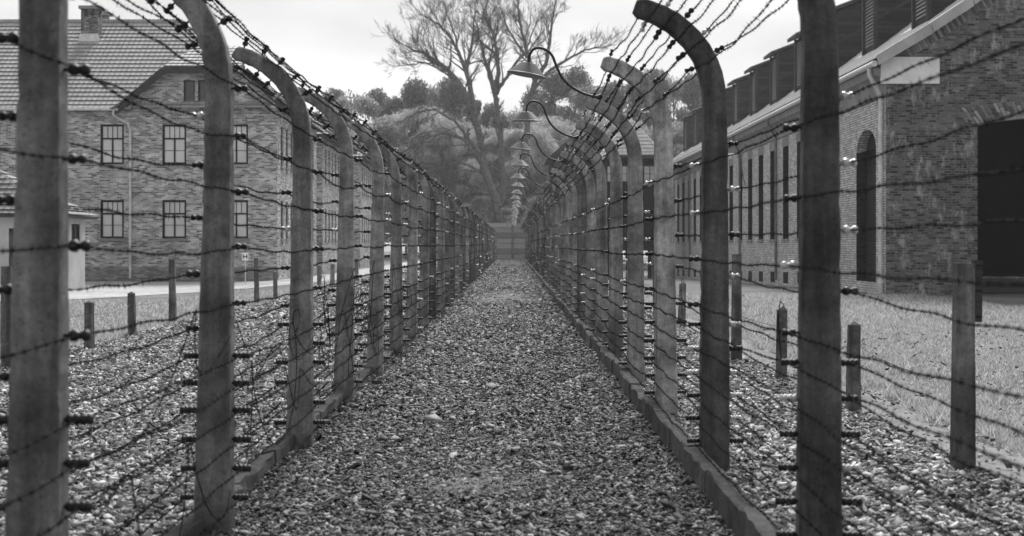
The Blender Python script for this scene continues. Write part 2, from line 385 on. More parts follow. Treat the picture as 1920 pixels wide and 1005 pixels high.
# chips of stone: one uncountable mass for each strip
def chips(name, mat, zones, label):
    P = []
    for (x0, x1, y0, y1, dens, size) in zones:
        n = int((x1-x0)*(y1-y0)*dens)
        x = RNG.uniform(x0, x1, n); y = RNG.uniform(y0, y1, n)
        keep = np.abs(x) < y*.385 + .3
        x, y = x[keep], y[keep]
        sz = size * np.minimum(np.exp(RNG.normal(0, .45, len(x))), 2.1)
        P.append(np.stack([x, y, sz], 1))
    P = np.concatenate(P)
    if 'path' in name:
        for (cx, cy, rx, ry, am) in PATCHES:
            r = np.hypot((P[:,0]-cx)/rx, (P[:,1]-cy)/ry) + RNG.normal(0, .3, len(P)) + .3*np.sin(P[:,0]*17+P[:,1]*9)
            P = P[~((r < 1) & (RNG.random(len(P)) < am*.8))]
    n = len(P); K = 5
    ang = (np.arange(K)/K*2*np.pi)[None,:] + RNG.normal(0, .26, (n,K))
    rad = RNG.uniform(.6, 1.15, (n,K))
    bx = np.cos(ang)*rad; by = np.sin(ang)*rad*RNG.uniform(.32, .75, (n,1))
    yaw = RNG.uniform(0, 2*np.pi, (n,1)); c, s = np.cos(yaw), np.sin(yaw)
    lx = (bx*c - by*s); ly = (bx*s + by*c)
    sz = P[:,2:3]/2
    th = P[:,2:3]*RNG.uniform(.06, .18, (n,1))
    tx, ty = RNG.normal(0, .33, (n,1)), RNG.normal(0, .33, (n,1))
    zb = (lx*tx + ly*ty)*sz
    base = RNG.uniform(.002, .022, (n,1)) + (.03 if 'fallen' in name else 0)
    X0 = P[:,0:1] + lx*sz; Y0 = P[:,1:2] + ly*sz
    X1 = P[:,0:1] + lx*sz*.95; Y1 = P[:,1:2] + ly*sz*.95
    V = np.empty((n, 2*K, 3), np.float32)
    V[:,:K,0]=X0; V[:,:K,1]=Y0; V[:,:K,2]=base+zb-.004
    V[:,K:,0]=X1; V[:,K:,1]=Y1; V[:,K:,2]=base+zb*.9+th+RNG.normal(0,.05,(n,K))*th
    side = np.array([[j,(j+1)%K,K+(j+1)%K,K+j] for j in range(K)]).ravel()
    loop1 = np.concatenate([side, np.arange(K,2*K)])
    loops = (loop1[None,:] + (np.arange(n)*2*K)[:,None]).ravel().astype(np.int32)
    st1 = np.concatenate([np.arange(K)*4, [4*K]])
    L = 4*K+K
    starts = (st1[None,:] + (np.arange(n)*L)[:,None]).ravel().astype(np.int32)
    me = bpy.data.meshes.new(name)
    me.vertices.add(n*2*K); me.vertices.foreach_set('co', V.ravel())
    me.loops.add(len(loops)); me.loops.foreach_set('vertex_index', loops)
    me.polygons.add(len(starts)); me.polygons.foreach_set('loop_start', starts)
    me.update(calc_edges=True); me.materials.append(mat)
    tag(mkobj(name, me), label, 'leaves' if 'fallen' in name else 'gravel', kind='stuff')
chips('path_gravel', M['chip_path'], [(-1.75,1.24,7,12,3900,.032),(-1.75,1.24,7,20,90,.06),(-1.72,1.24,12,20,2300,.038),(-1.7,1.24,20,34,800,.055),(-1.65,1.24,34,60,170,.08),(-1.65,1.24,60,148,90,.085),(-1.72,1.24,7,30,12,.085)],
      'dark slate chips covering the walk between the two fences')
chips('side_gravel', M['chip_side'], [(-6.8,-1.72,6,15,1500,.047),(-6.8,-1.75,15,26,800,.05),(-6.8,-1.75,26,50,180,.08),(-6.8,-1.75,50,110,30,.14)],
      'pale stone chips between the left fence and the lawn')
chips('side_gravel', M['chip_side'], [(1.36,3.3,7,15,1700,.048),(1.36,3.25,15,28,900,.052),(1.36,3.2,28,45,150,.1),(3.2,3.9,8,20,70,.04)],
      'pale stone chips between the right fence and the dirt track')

M['leaf_litter'] = island_mat('fallen_leaves', .02, .10)
chips('fallen_leaves', M['leaf_litter'], [(4.1,9,10,26,4,.05)], 'dark fallen leaves scattered over the right lawn')
def blades(name, zones, label, zf, mat):
    vs, fs = [], []; V = []
    for (x0, x1, y0, y1, dens, h) in zones:
        n = int((x1-x0)*(y1-y0)*dens); x = RNG.uniform(x0,x1,n); y = RNG.uniform(y0,y1,n)
        k = (np.abs(x) < y*.385+.3)
        edge = 3.95 + .09*np.sin(y*1.3+1) + .05*np.sin(y*6.1) if x0 > 0 else None
        if edge is not None: k &= x > edge + RNG.normal(0, .05, n)
        cl = np.sin(x*5.1+1.7*np.sin(y*2.3))*np.sin(y*4.3+1.3*np.sin(x*3.1)) + .6*np.sin(x*13+y*7)*np.sin(y*11-x*5)
        k &= RNG.random(n) < .55 + .45*cl
        x, y = x[k], y[k]; cl = cl[k]; n = len(x)
        z = np.array([zf(a, b) for a, b in zip(x, y)]) - .02
        a = RNG.uniform(0, 2*np.pi, n); w = .005*(1+y/25); hh = h*RNG.uniform(.4,1.3,n)*(1+.45*cl)
        lean = RNG.normal(0,.6,(n,2))*hh[:,None]
        A = np.stack([x-np.cos(a)*w, y-np.sin(a)*w, z],1); B = np.stack([x+np.cos(a)*w, y+np.sin(a)*w, z],1)
        C = np.stack([x+lean[:,0], y+lean[:,1], z+hh],1)
        V.append(np.stack([A,B,C],1).reshape(-1,3))
    V = np.concatenate(V).astype(np.float32); n = len(V)//3
    me = bpy.data.meshes.new(name); me.vertices.add(len(V)); me.vertices.foreach_set('co', V.ravel())
    me.loops.add(len(V)); me.loops.foreach_set('vertex_index', np.arange(len(V), dtype=np.int32))
    me.polygons.add(n); me.polygons.foreach_set('loop_start', np.arange(n, dtype=np.int32)*3)
    me.update(calc_edges=True); me.materials.append(mat)
    tag(mkobj(name, me), label, 'grass', kind='stuff')
blades('grass', [(3.8,7.5,9,18,3200,.055),(3.8,10,18,30,1700,.06),(3.8,13,30,46,450,.08),(3.75,4.4,9,24,1800,.10)], 'short mown grass beside the right dirt track', gz, M['grass'])
M['dry_grass'] = island_mat('dry_moss_and_grass', .18, .6, .9, .4)
def tufts(name, spots, label):
    V = []
    for (cx, cy, rx, ry, n, h) in spots:
        x = cx + RNG.normal(0, rx, n); y = cy + RNG.normal(0, ry, n); a = RNG.uniform(0, 2*np.pi, n); w = .003*(1+y/14)
        hh = h*RNG.uniform(.4,1.4,n); l = RNG.normal(0, 1.0, (n,2))*hh[:,None]; z = np.full(n, .004)
        V.append(np.stack([np.stack([x-np.cos(a)*w, y-np.sin(a)*w, z],1), np.stack([x+np.cos(a)*w, y+np.sin(a)*w, z],1), np.stack([x+l[:,0], y+l[:,1], z+hh],1)],1).reshape(-1,3))
    V = np.concatenate(V).astype(np.float32); n = len(V)//3
    me = bpy.data.meshes.new(name); me.vertices.add(len(V)); me.vertices.foreach_set('co', V.ravel())
    me.loops.add(len(V)); me.loops.foreach_set('vertex_index', np.arange(len(V), dtype=np.int32))
    me.polygons.add(n); me.polygons.foreach_set('loop_start', np.arange(n, dtype=np.int32)*3)
    me.update(calc_edges=True); me.materials.append(M['dry_grass']); tag(mkobj(name, me), label, 'grass', kind='stuff')
tufts('dry_grass', [(-.30,9.3,.18,.16,7000,.02),(-.05,9.6,.32,.3,8000,.018),(-.42,9.9,.25,.4,3500,.018),(-.5,11.2,.25,.6,4500,.02),(-.2,42,.45,2.6,14000,.035),(-.15,32,.5,2.5,3500,.03),(.1,20,.4,3,4000,.025),(-.1,60,.6,7,9000,.04)], 'pale dry grass and moss in worn spots of the walk')
blades('grass', [(-16,-6.75,18,32,700,.06),(-20,-10,30,37,350,.08),(-13.4,-6.75,32,41,350,.08),(-10,-6.75,41,50,200,.09),(-8.2,-6.75,50,62,120,.1),(-7.1,-6.6,18,45,800,.1)], 'short grass lawn beyond the left gravel strip', gz, M['grass'])

# ------------------------------------------------------------------ fence posts
#  stations of the centre line (x offset, z, width) for a post whose top bends to the left
CL = [(0,-.1,.205),(0,.0,.205),(0,.6,.196),(0,1.2,.186),(0,1.8,.175),(0,2.3,.166),(0,2.55,.162),(-.010,2.70,.160),(-.030,2.79,.158),(-.06,2.875,.156),(-.105,2.96,.153),(-.16,3.035,.150),(-.225,3.10,.146),(-.30,3.16,.142),(-.38,3.205,.138),(-.465,3.24,.134),(-.525,3.258,.13),(-.565,3.272,.085)]
def centre(left):
    L = []
    for x, z, w in CL:
        w = w * (1 - .15 * min(1, max(0, z)/2.0)) if left else w
        zz = z if z < 1.9 else z - .12 * min(1, (z-1.9)/.6) if left else z
        xx = x - ((.205 - w)/2 * -1 if left else 0)
        L.append((xx, zz, w))
    return L
def post_mesh(left, seed):
    r = random.Random(seed); L = centre(left); mb = MB(); n = len(L); vs = []
    # refine
    st = []
    for i in range(n-1):
        k = 10 if i in (1,2,3,4) else 2
        for j in range(k):
            t = j/k; st.append(tuple(L[i][q]*(1-t)+L[i+1][q]*t for q in range(3)))
    st.append(L[-1]); n = len(st)
    for i, (x, z, w) in enumerate(st):
        a = st[max(0,i-1)]; b = st[min(n-1,i+1)]
        dx, dz = b[0]-a[0], b[1]-a[1]; l = math.hypot(dx, dz); nx, nz = dz/l, -dx/l      # outward (right/up) normal
        dy = .072 - .012*min(1, z/3); hw = w/2; ch = .012
        if i == n-1: dy *= .75
        for (p, q) in ((hw-ch,-dy),(hw,-dy+ch),(hw,dy-ch),(hw-ch,dy),(-hw+ch,dy),(-hw,dy-ch),(-hw,-dy+ch),(-hw+ch,-dy)):
            e = r.gauss(0, .0013)
            if r.random() < .05 and 2 < i < n-2: p *= .93; q *= .93
            vs.append((x + nx*(p+e), q + r.gauss(0,.0012), z + nz*(p+e)))
    fs = [(i*8+j, (i+1)*8+j, (i+1)*8+(j+1)%8, i*8+(j+1)%8) for i in range(n-1) for j in range(8)]
    fs += [tuple(range(8)), tuple((n-1)*8+j for j in range(7,-1,-1))]
    mb.add(vs, fs)
    return mb.mesh('concrete_post', M['concrete'])
def at_z(L, z):
    for i in range(len(L)-1):
        if L[i][1] <= z <= L[i+1][1]:
            t = (z-L[i][1])/(L[i+1][1]-L[i][1]); return [L[i][q]*(1-t)+L[i+1][q]*t for q in range(3)]
def at_s(L, s):                                   # arc length from the tip
    i = len(L)-1
    while i > 0:
        a, b = L[i], L[i-1]; l = math.hypot(a[0]-b[0], a[1]-b[1])
        if s <= l:
            t = s/l; x, z, w = [a[q]*(1-t)+b[q]*t for q in range(3)]
            dx, dz = (a[0]-b[0])/l, (a[1]-b[1])/l
            return x, z, w, (dz, -dx)
        s -= l; i -= 1
ILEN = .085
def stations(left):                               # (local base point, outward normal, kind, name)
    L = centre(left); out = []
    low = [.20,.36,.52,.68,.83,.98] if left else [.22,.38,.54,.70,.87,1.04]
    rightz = [1.27,1.58,1.88,2.19,2.45] if left else [1.38,1.67,1.99,2.31]
    leftz = [1.13,1.43,1.74,2.03,2.30] if left else [1.18,1.50,1.82,2.155]
    for side, zs in ((1, rightz), (-1, leftz)):
        for k, z in enumerate(low + zs):
            x, _, w = at_z(L, z); out.append((Vector((x + side*(w/2), 0, z)), Vector((side,0,0)), 'low' if k < 6 else 'up', side))
        for s in ((.10,.24,.38,.52,.67) if side < 0 else (.06,.20,.34,.48,.62)):
            x, z, w, nn = at_s(L, s)
            nv = Vector((nn[0],0,nn[1])) * side
            out.append((Vector((x,0,z)) + nv*(w/2), nv, 'arc', side))
    return out
def insul_mesh(kind, mat):
    mb = MB()
    if kind == 'low': prof = [(.007,-.012),(.007,.006),(.014,.008),(.019,.016),(.019,.024),(.013,.030),(.019,.036),(.020,.046),(.013,.052),(.019,.058),(.020,.068),(.013,.074),(.019,.079),(.018,.092),(.010,.096)]
    else: prof = [(.006,-.012),(.006,.016),(.013,.018),(.020,.026),(.021,.040),(.013,.048),(.012,.058),(.018,.064),(.019,.078),(.010,.086)]
    return mb.lathe(prof, Matrix(), 10).mesh('insulator', M[mat], True)
IM = {(k, m): insul_mesh(k, m) for k in ('low','up') for m in ('black_glaze','white_glaze')}
def nquat(nv): return nv.to_track_quat('Z', 'Y')

def fence(left):
    side = 'left' if left else 'right'
    Ds = [4.95, 7.87, 11.2, 14.5] + [17.55 + 3.12*k for k in range(42)] if left else [6.75, 10.0, 13.25] + [16.5 + 3.2*k for k in range(41)]
    Ds = [d for d in Ds if d < 146.5]
    X0 = -1.685 if left else 1.44
    fx = {0:-1.66,1:-1.65,2:-1.67,3:-1.715} if left else {0:1.455}
    tint_l = {0:1.05,1:1.1,2:1.3,3:1.45,4:1.75,5:1.25,6:1.7,7:1.5,8:.6,9:1.5,10:1.2,11:.7,12:1.5}
    tint_r = {0:.62,1:.56,2:2.4,3:1.6,4:1.6,5:1.6,6:1.6,7:1.0,8:1.8,9:1.9,10:1.8,11:1.1}
    meshes = [post_mesh(left, 10*left + k) for k in range(4)]
    ST = stations(left); mats = []; r = random.Random(5 + left)
    posts = []
    for i, d in enumerate(Ds):
        big = i < 15
        x = fx.get(i, X0 + r.gauss(0, .008))
        root = empty('fence_post', (x, d, 0))
        root.rotation_euler = (r.gauss(0, .004), r.gauss(0, .005), r.gauss(0, .02))
        sc = 1.0 + r.gauss(0, .006)
        if left and i in (2,): sc = .99
        root.scale = (1, 1, sc)
        tint = (tint_l if left else tint_r).get(i, r.uniform(.8, 1.8))
        n = i + 1
        adj = {0:'blurred thick', 1:'large', 2:'tall'}.get(i, '')
        tag(root, f'{ordn(n)} curved concrete post of the {side} barbed wire fence' if n > 1 else f'nearest curved concrete post of the {side} barbed wire fence, slightly blurred',
            'fence post', f'curved concrete posts of the {side} fence')
        if big: shaft = mkobj('concrete_post', meshes[i % 4], root)
        else:                       # too far to show its parts: insulators in the same mesh
            src = meshes[i % 4]; cmb = MB(); cmb.add([v.co for v in src.vertices], [tuple(p.vertices) for p in src.polygons]); mi = [0]*len(cmb.f)
            for (p, nv, kind, sd_) in ST:
                mm = Matrix.Translation(p) @ nquat(nv).to_matrix().to_4x4()
                k0 = len(cmb.f); cmb.lathe([(.02,-.005),(.022,.08)], mm, 5); mi += [2 if r.random() < .10 else 1]*(len(cmb.f)-k0)
            fm = cmb.mesh('concrete_post', M['concrete']); fm.materials.append(M['wire']); fm.materials.append(M['white_glaze'])
            fm.polygons.foreach_set('material_index', mi); shaft = mkobj('concrete_post', fm, root)
        shaft.color = (tint, tint, tint, 1)
        bpy.context.view_layer.update()
        mw = Matrix.LocRotScale(root.location, root.rotation_euler, root.scale)
        mats.append(mw)
        if big:
            for (p, nv, kind, sd_) in ST:
                white = r.random() < ((.62 if kind == 'low' and sd_ > 0 and i == 1 else .35 if kind != 'low' else .15) if not left else .05 + .025*i)
                o = mkobj('insulator', IM[('low' if kind == 'low' else 'up', 'white_glaze' if white else 'black_glaze')], root)
                o.location = p; o.rotation_mode = 'QUATERNION'; o.rotation_quaternion = nquat(nv)
                s = r.uniform(.9, 1.12); o.scale = (s, s, s)
        posts.append(root)
    # ---- one continuous barbed wire for every row of insulators
    for j, (p, nv, kind, sd_) in enumerate(ST):
        mb = MB(); q = p + nv * .056; rr = random.Random(100*left + j)
        anchors = [mw @ q for mw in mats]
        a0, a1 = anchors[0], anchors[1]
        anchors = [a0 + Vector((rr.gauss(0,.01), -3.1, rr.gauss(0,.02)))] + anchors + [anchors[-1] + Vector((0, 1.2, 0))]
        slack = rr.choice([.006,.01,.015,.02,.035]) if kind != 'low' else rr.choice([.01,.015,.02,.04])
        pts = []; rad = []
        for i in range(len(anchors)-1):
            a, b = anchors[i], anchors[i+1]; d = a.y
            n = 70 if d < 16 else 24 if d < 30 else 8 if d < 60 else 2
            sag = slack * rr.uniform(.2, 2.2); lat = rr.gauss(0, .012); kx = rr.uniform(0, 6)
            for k in range(n):
                t = k/n; h = 4*t*(1-t)
                w = math.sin(t*math.pi)
                P = a.lerp(b, t) + Vector((lat*h + .006*w*math.sin(t*17+kx), 0, -sag*h + .006*w*math.sin(t*23+kx*2)))
                pts.append(P); rad.append(1)
        pts.append(anchors[-1])
        # tube with a turning oval section reads as two twisted strands
        vs, fs = [], []; m = len(pts)
        for i, P in enumerate(pts):
            d = (pts[min(i+1,m-1)] - pts[max(i-1,0)]).normalized(); a = d.cross(Vector((0,0,1))).normalized(); b = d.cross(a)
            near = P.y < 32; ph = i*.9; ca, sa = math.cos(ph), math.sin(ph)
            e1, e2 = (.0050,.0032) if near else (.005,.005)
            sec = 6 if False else 5
            for s_ in range(sec):
                t = 2*math.pi*s_/sec; u, v = e1*math.cos(t), e2*math.sin(t)
                vs.append(P + a*(u*ca - v*sa) + b*(u*sa + v*ca))
        fs = [(i*5+s_, i*5+(s_+1)%5, (i+1)*5+(s_+1)%5, (i+1)*5+s_) for i in range(m-1) for s_ in range(5)]
        mb.add(vs, fs)
        # barbs
        cum = 0; nxt = .05; 
        for i in range(m-1):
            A, B = pts[i], pts[i+1]; l = (B-A).length
            if A.y > 48: break
            step = .095 if A.y < 34 else .15
            while nxt < cum + l:
                P = A.lerp(B, (nxt-cum)/l); dd = (B-A).normalized(); a = dd.orthogonal().normalized(); b = dd.cross(a)
                ph = rr.uniform(0, 6.28)
                for q_ in range(2):
                    th = ph + q_*1.5 + rr.gauss(0,.2); L_ = rr.uniform(.015,.025); sh = dd*rr.gauss(0,.006)
                    ax = a*math.cos(th) + b*math.sin(th); bx = a*math.cos(th+1.57) + b*math.sin(th+1.57); wd = .0022
                    e0 = P - ax*L_ + sh; e1_ = P + ax*L_ - sh
                    mb.add([e0, P + bx*wd + dd*wd, e1_, P - bx*wd - dd*wd, P + dd*.004], [(0,1,2,3),(0,1,4),(2,3,4)])
                # the wrap of the barb
                mb.bar(P - dd*.005, P + dd*.005, .0095, .0095)
                nxt += step * rr.uniform(.75, 1.25)
            cum += l
        lab_side = ('walk' if (sd_ > 0) == left else 'outer')
        same = [s for s in ST if s[3] == sd_]; k = same.index(ST[j]) + 1
        # order along the post from the ground: straight rows first, then the arc rows run from the tip down
        nlow = len([s for s in same if s[2] != 'arc'])
        if kind == 'arc': k = nlow + (5 - (k - nlow - 1))
        rowtxt = 'lowest' if k == 1 else ORD[k] + ' lowest' if k <= nlow else None
        if kind == 'arc':
            kk = 5 - (k - nlow - 1); rowtxt = ['tip end','second from the tip','third from the tip','fourth from the tip','fifth from the tip'][kk-1]
            lab = f'barbed wire, {rowtxt}, on the {lab_side} side of the {side} post curves'
        else: lab = f'{rowtxt} barbed wire on the {lab_side} side of the {side} fence'
        tag(mb.build('barbed_wire', M['wire']), lab, 'barbed wire', f'barbed wires of the {side} fence')
    return posts, mats, ST, Ds
LP, LM, LST, LD = fence(True)
RP, RM, RST, RD = fence(False)

# loose curls of wire hanging on the left fence
curls = [((1,.9),(2,.5)),((1,1.15),(2,.75)),((2,1.0),(3,.35)),((2,.6),(3,1.05)),((2,1.3),(3,.9)),((3,1.1),(4,.5)),((3,.5),(4,1.1)),((3,.8),(4,.3)),((4,1.2),(5,.6)),((4,.45),(5,.95)),((5,1.0),(6,.5)),((1,.35),(2,.9)),((0,.9),(1,1.1)),((0,.6),(1,.25)),((2,1.2),(3,.2)),((3,1.25),(4,.75)),((2,.3),(4,.9)),((3,.35),(5,1.1)),((4,.2),(6,.8))]
rr = random.Random(3)
for n, ((i, z0), (j, z1)) in enumerate(curls):
    a = Vector((-1.54, LD[i]+.1, z0)); b = Vector((-1.54, LD[j]-.1, z1)); pts = []
    amp = rr.uniform(.14, .42); ph = rr.uniform(0, 6.28); cyc = rr.choice([1, 1.5, 2, 2.5]); outw = rr.uniform(-.25, .04)
    for k in range(61):
        t = k/60; w = math.sin(t*math.pi)
        pts.append(a.lerp(b, t) + Vector((outw*w + .07*w*math.sin(ph+t*9), amp*w*math.cos(ph + t*cyc*6.28), amp*w*math.sin(ph + t*cyc*6.28))))
    mb = MB(); mb.tube(pts, .0032, 5)
    for k in range(3, 58, 4):
        P = pts[k]; mb.bar(P - Vector((.012,0,.008)), P + Vector((.012,0,.01)), .003, .003); mb.bar(P - Vector((0,.01,-.012)), P + Vector((0,.01,-.012)), .003, .003)
    where = f'{ordn(i+1)} and {ordn(j+1)} left posts'
    shape = ['', ' loosely', ' tightly', ' widely', ' barely'][n % 5]
    tag(mb.build('loose_wire', M['wire']), f'loose wire{shape} curled, {["nearest the ground","lower","middle","upper"][min(3,int((z0+z1)/2/.33))]} and {"falling" if z1 < z0 else "rising"}, strung between the {where}', 'loose wire', 'loose curls of wire on the left fence')

# ------------------------------------------------------------------ lamps on the right fence
def lamp_proto():
    root = empty('gooseneck_lamp')
    D = 16.5
    px = [(1122,183),(1100,177),(1082,169),(1066,158),(1053,143),(1044,124),(1037,106),(1027,95),(1013,90),(1001,93),(994,104),(992,119)]
    pts = [Vector((XX(x, D) - 1.44, 0, ZZ(y, D))) for x, y in px]
    def cr(p, t):      # Catmull-Rom
        out = []
        for i in range(len(p)-1):
            p0, p1, p2, p3 = p[max(0,i-1)], p[i], p[i+1], p[min(len(p)-1,i+2)]
            for k in range(t):
                u = k/t; out.append(.5*((2*p1)+(p2-p0)*u+(2*p0-5*p1+4*p2-p3)*u*u+(3*p1-p0-3*p2+p3)*u**3))
        return out + [p[-1]]
    MB().tube(cr(pts, 5), .0155, 10).build('arm', M['lamp_arm'], root, True)
    MB().lathe([(.03,-.01),(.03,.05)], Matrix.Translation(pts[0]) @ Matrix.Rotation(R(70),4,'Y'), 8).build('clamp', M['lamp_arm'], root)
    e = pts[-1]; tilt = Matrix.Translation(e) @ Matrix.Rotation(R(10),4,'Y')
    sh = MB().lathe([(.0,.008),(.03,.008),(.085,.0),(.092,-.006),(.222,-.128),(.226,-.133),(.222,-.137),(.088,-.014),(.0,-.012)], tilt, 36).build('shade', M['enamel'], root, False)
    MB().lathe([(.223,-.129),(.2305,-.134),(.223,-.140)], tilt, 36).build('rim', M['enamel_edge'], sh)
    MB().lathe([(.018,-.02),(.02,-.05),(.034,-.08),(.036,-.1),(.02,-.125)], tilt, 12).build('bulb', M['bulb'], root, True)
    return root
def copy_tree(o, parent=None):
    c = o.copy(); COL.objects.link(c); c.parent = parent
    for ch in list(o.children): copy_tree(ch, c)
    return c
proto = lamp_proto(); r = random.Random(9)
for n, i in enumerate(range(3, len(RP), 2)):
    o = proto if n == 0 else copy_tree(proto)
    o.location = (RP[i].location.x + r.gauss(0,.01) + (-.04 if n % 3 == 1 else 0), RD[i], 0.0)
    o.rotation_euler = (r.gauss(0,.02), (0, R(-10), R(-2), R(-9), R(-7))[n] if n < 5 else R(r.uniform(-14, 2)), r.gauss(0,.15) if n else 0)
    o.rotation_euler.y *= .0
    tag(o, f'{ordn(n+1)} lamp in the row of gooseneck lamps over the walk' if n else 'nearest and largest gooseneck lamp over the walk, grey shade tilted', 'lamp', 'gooseneck lamps on the right fence')
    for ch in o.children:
        if ch.name.startswith('shade'): tn = (1,2.4,2.6,5,6)[n] if n < 5 else 6.5; ch.color = (tn, tn, tn, 1)  # paler tint on farther shades stands in for light caught by their tilt
    if n:
        for ch in o.children:
            if ch.name.startswith(('shade','bulb')):
                k = random.Random(n).uniform(-11, 0) if n > 2 else (-10 if n == 1 else -2)
                e = Vector((XX(992,16.5)-1.44, 0, ZZ(119,16.5)))
                ch.matrix_local = Matrix.Translation(e) @ Matrix.Rotation(R(k),4,'Y') @ Matrix.Translation(-e)

# ------------------------------------------------------------------ kerbs
def kerb(name, x0, x1, segs, z, label, seed, mat):
    mb = MB(); r = random.Random(seed); y = segs[0]
    while y < segs[1]:
        l = r.uniform(.9, 1.5) if y < 60 else 8
        dx, dz = r.gauss(0,.012), r.gauss(0,.012)
        n = 7; vs = []; 
        sec = [(x0,-.1),(x0,z-.012),(x0+.012,z),(x1-.012,z),(x1,z-.012),(x1,-.1)]
        for k in range(n+1):
            t = k/n
            for (a, b) in sec: vs.append((a+dx+(r.gauss(0,.007) if b > 0 else 0), y+t*(l-.025), b+(dz if b > 0 else 0)+(r.gauss(0,.007) if b > 0 else 0)))
        fs = [(k*6+j, k*6+j+1, (k+1)*6+j+1, (k+1)*6+j) for k in range(n) for j in range(5)] + [tuple(range(5,-1,-1)), tuple(n*6+j for j in range(6))]
        mb.add(vs, fs); y += l
    return tag(mb.build(name, mat), label, 'kerb')
M['kerb2'] = ground_mat('mossy_kerb_concrete', (.05, .24), 5, .03)
kerb('kerb', 1.21, 1.325, (4.2, 148), .19, 'mossy concrete kerb running along the foot of the right fence', 1, M['kerb2'])
kerb('kerb', -1.80, -1.70, (4.0, 148), .10, 'low dark concrete kerb between the posts of the left fence', 2, M['kerb2'])

# ------------------------------------------------------------------ low boundary posts
def low_post(x, y, h, w, lean=(0,0), top='pyramid', tint=.8, label='', plate=False):
    root = empty('boundary_post', (x, y, gz(x, y))) ; root.rotation_euler = (lean[0], lean[1], random.uniform(-.15,.15))
    mb = MB(); r = random.Random(int(x*97+y*31)); st = [(-.1,1.08),(0,1.06),(h*.3,1.0),(h*.6,.96),(h-.035,.90)]
    vs = []
    for z, k in st:
        a = w/2*k; c = .012
        for (p,q) in ((-a+c,-a),(a-c,-a),(a,-a+c),(a,a-c),(a-c,a),(-a+c,a),(-a,a-c),(-a,-a+c)): vs.append((p+r.gauss(0,.003),q+r.gauss(0,.003),z))
    n = len(st)
    fs = [(i*8+j,i*8+(j+1)%8,(i+1)*8+(j+1)%8,(i+1)*8+j) for i in range(n-1) for j in range(8)]
    if top == 'pyramid': vs.append((0,0,h)); fs += [((n-1)*8+j,(n-1)*8+(j+1)%8,n*8) for j in range(8)]
    elif top == 'broken':
        vs += [(.02,0,h+.02),(-.03,.01,h-.02)]; fs += [((n-1)*8+j,(n-1)*8+(j+1)%8,n*8 + (j in (5,6,7,4))) for j in range(8)]
    else: fs.append(tuple((n-1)*8+j for j in range(8)))
    o = mb.add(vs, fs).build('concrete_shaft', M['concrete'], root); o.color = (tint*1.25,)*3+(1,)
    if top == 'broken':
        q = MB(); q.tube([(.0,-w/2-.004,h*.2),(-w/2*.7,-w/2-.012,h*.8),(-.03,-.03,h+.02),(-.015,0,h+.07)], .006, 5); q.tube([(.03,0,h-.05),(.02,0,h+.03),(-.015,0,h+.07)], .005, 5); q.build('rebar', M['wire'], root)
    if plate:
        MB().box(w/2-.005, w/2+.045, -.045, .03, h*.70, h-.015).build('cleat', M['timber_dark'], root)
    tag(root, label, 'concrete post', 'low concrete posts outside the right fence' if x > 0 else 'low concrete posts outside the left fence')
RL = [(3.2,10.1,1.5,.140,'flat',.72,True,'tallest dark concrete post with a side cleat, nearest of the right low posts'),
 (3.26,13.6,.87,.125,'pyramid',.8,False,'short square post with pointed cap on the right dirt track'),
 (3.18,16.8,.86,.13,'broken',.6,False,'short broken concrete post with bare rebar sticking out of its top'),
 (3.06,19.4,1.5,.14,'flat',.75,False,'tall concrete post behind the second right fence post'),
 (3.22,23.4,.87,.13,'pyramid',.8,False,'fifth low concrete post along the right dirt track'),
 (3.3,27.7,.87,.13,'broken',.85,False,'pale low post with spiked top, seen beside the third right fence post'),
 (3.2,31.5,1.45,.13,'flat',.8,False,'seventh concrete post along the right dirt track'),
 (3.25,36,.87,.13,'pyramid',.85,False,'eighth concrete post along the right dirt track'),
 (3.25,40,.87,.13,'pyramid',.85,False,'ninth concrete post along the right dirt track'),
 (3.25,44,1.45,.13,'flat',.85,False,'tenth concrete post along the right dirt track')]
for a in RL: low_post(a[0],a[1],a[2],a[3],(random.gauss(0,.015),random.gauss(0,.02)),a[4],a[5],a[7],a[6])
LL = [(-6.52,18.4,1.35,.14,'flat',.7,'tall dark low-line post at the left edge, beside the nearest fence post'),
 (-6.42,21.6,.75,.125,'pyramid',.75,'short leaning post just right of the nearest left fence post'),
 (-6.62,24.8,.78,.12,'pyramid',.7,'short pointed post third along the left gravel edge'),
 (-6.92,29,1.34,.13,'flat',.7,'tall post with a small bracket on the left gravel edge'),
 (-6.6,33.2,.8,.12,'pyramid',.8,'short post right behind the second left fence post'),
 (-6.82,38,1.27,.13,'flat',.8,'tall post beside the small white sign on the left lawn'),
 (-6.75,40.6,.85,.13,'pyramid',.95,'short rounded post on the left lawn before the brick corner'),
 (-6.7,49.4,.9,.15,'pyramid',1.3,'pale short post seen between the third and fourth left fence posts'),
 (-6.7,53,.9,.15,'pyramid',1.3,'pale short post right of its twin between the third and fourth left posts'),
 (-6.75,62,1.0,.15,'flat',.9,'short post between the fourth and fifth left fence posts')]
for a in LL: low_post(a[0],a[1],a[2],a[3],(random.gauss(0,.015),random.gauss(0,.02)),a[4],a[5],a[6])
low_post(XX(24,27), 27, ZZ(430,27), .13, (0,0), 'flat', .5, 'dark post standing in front of the white hut door')
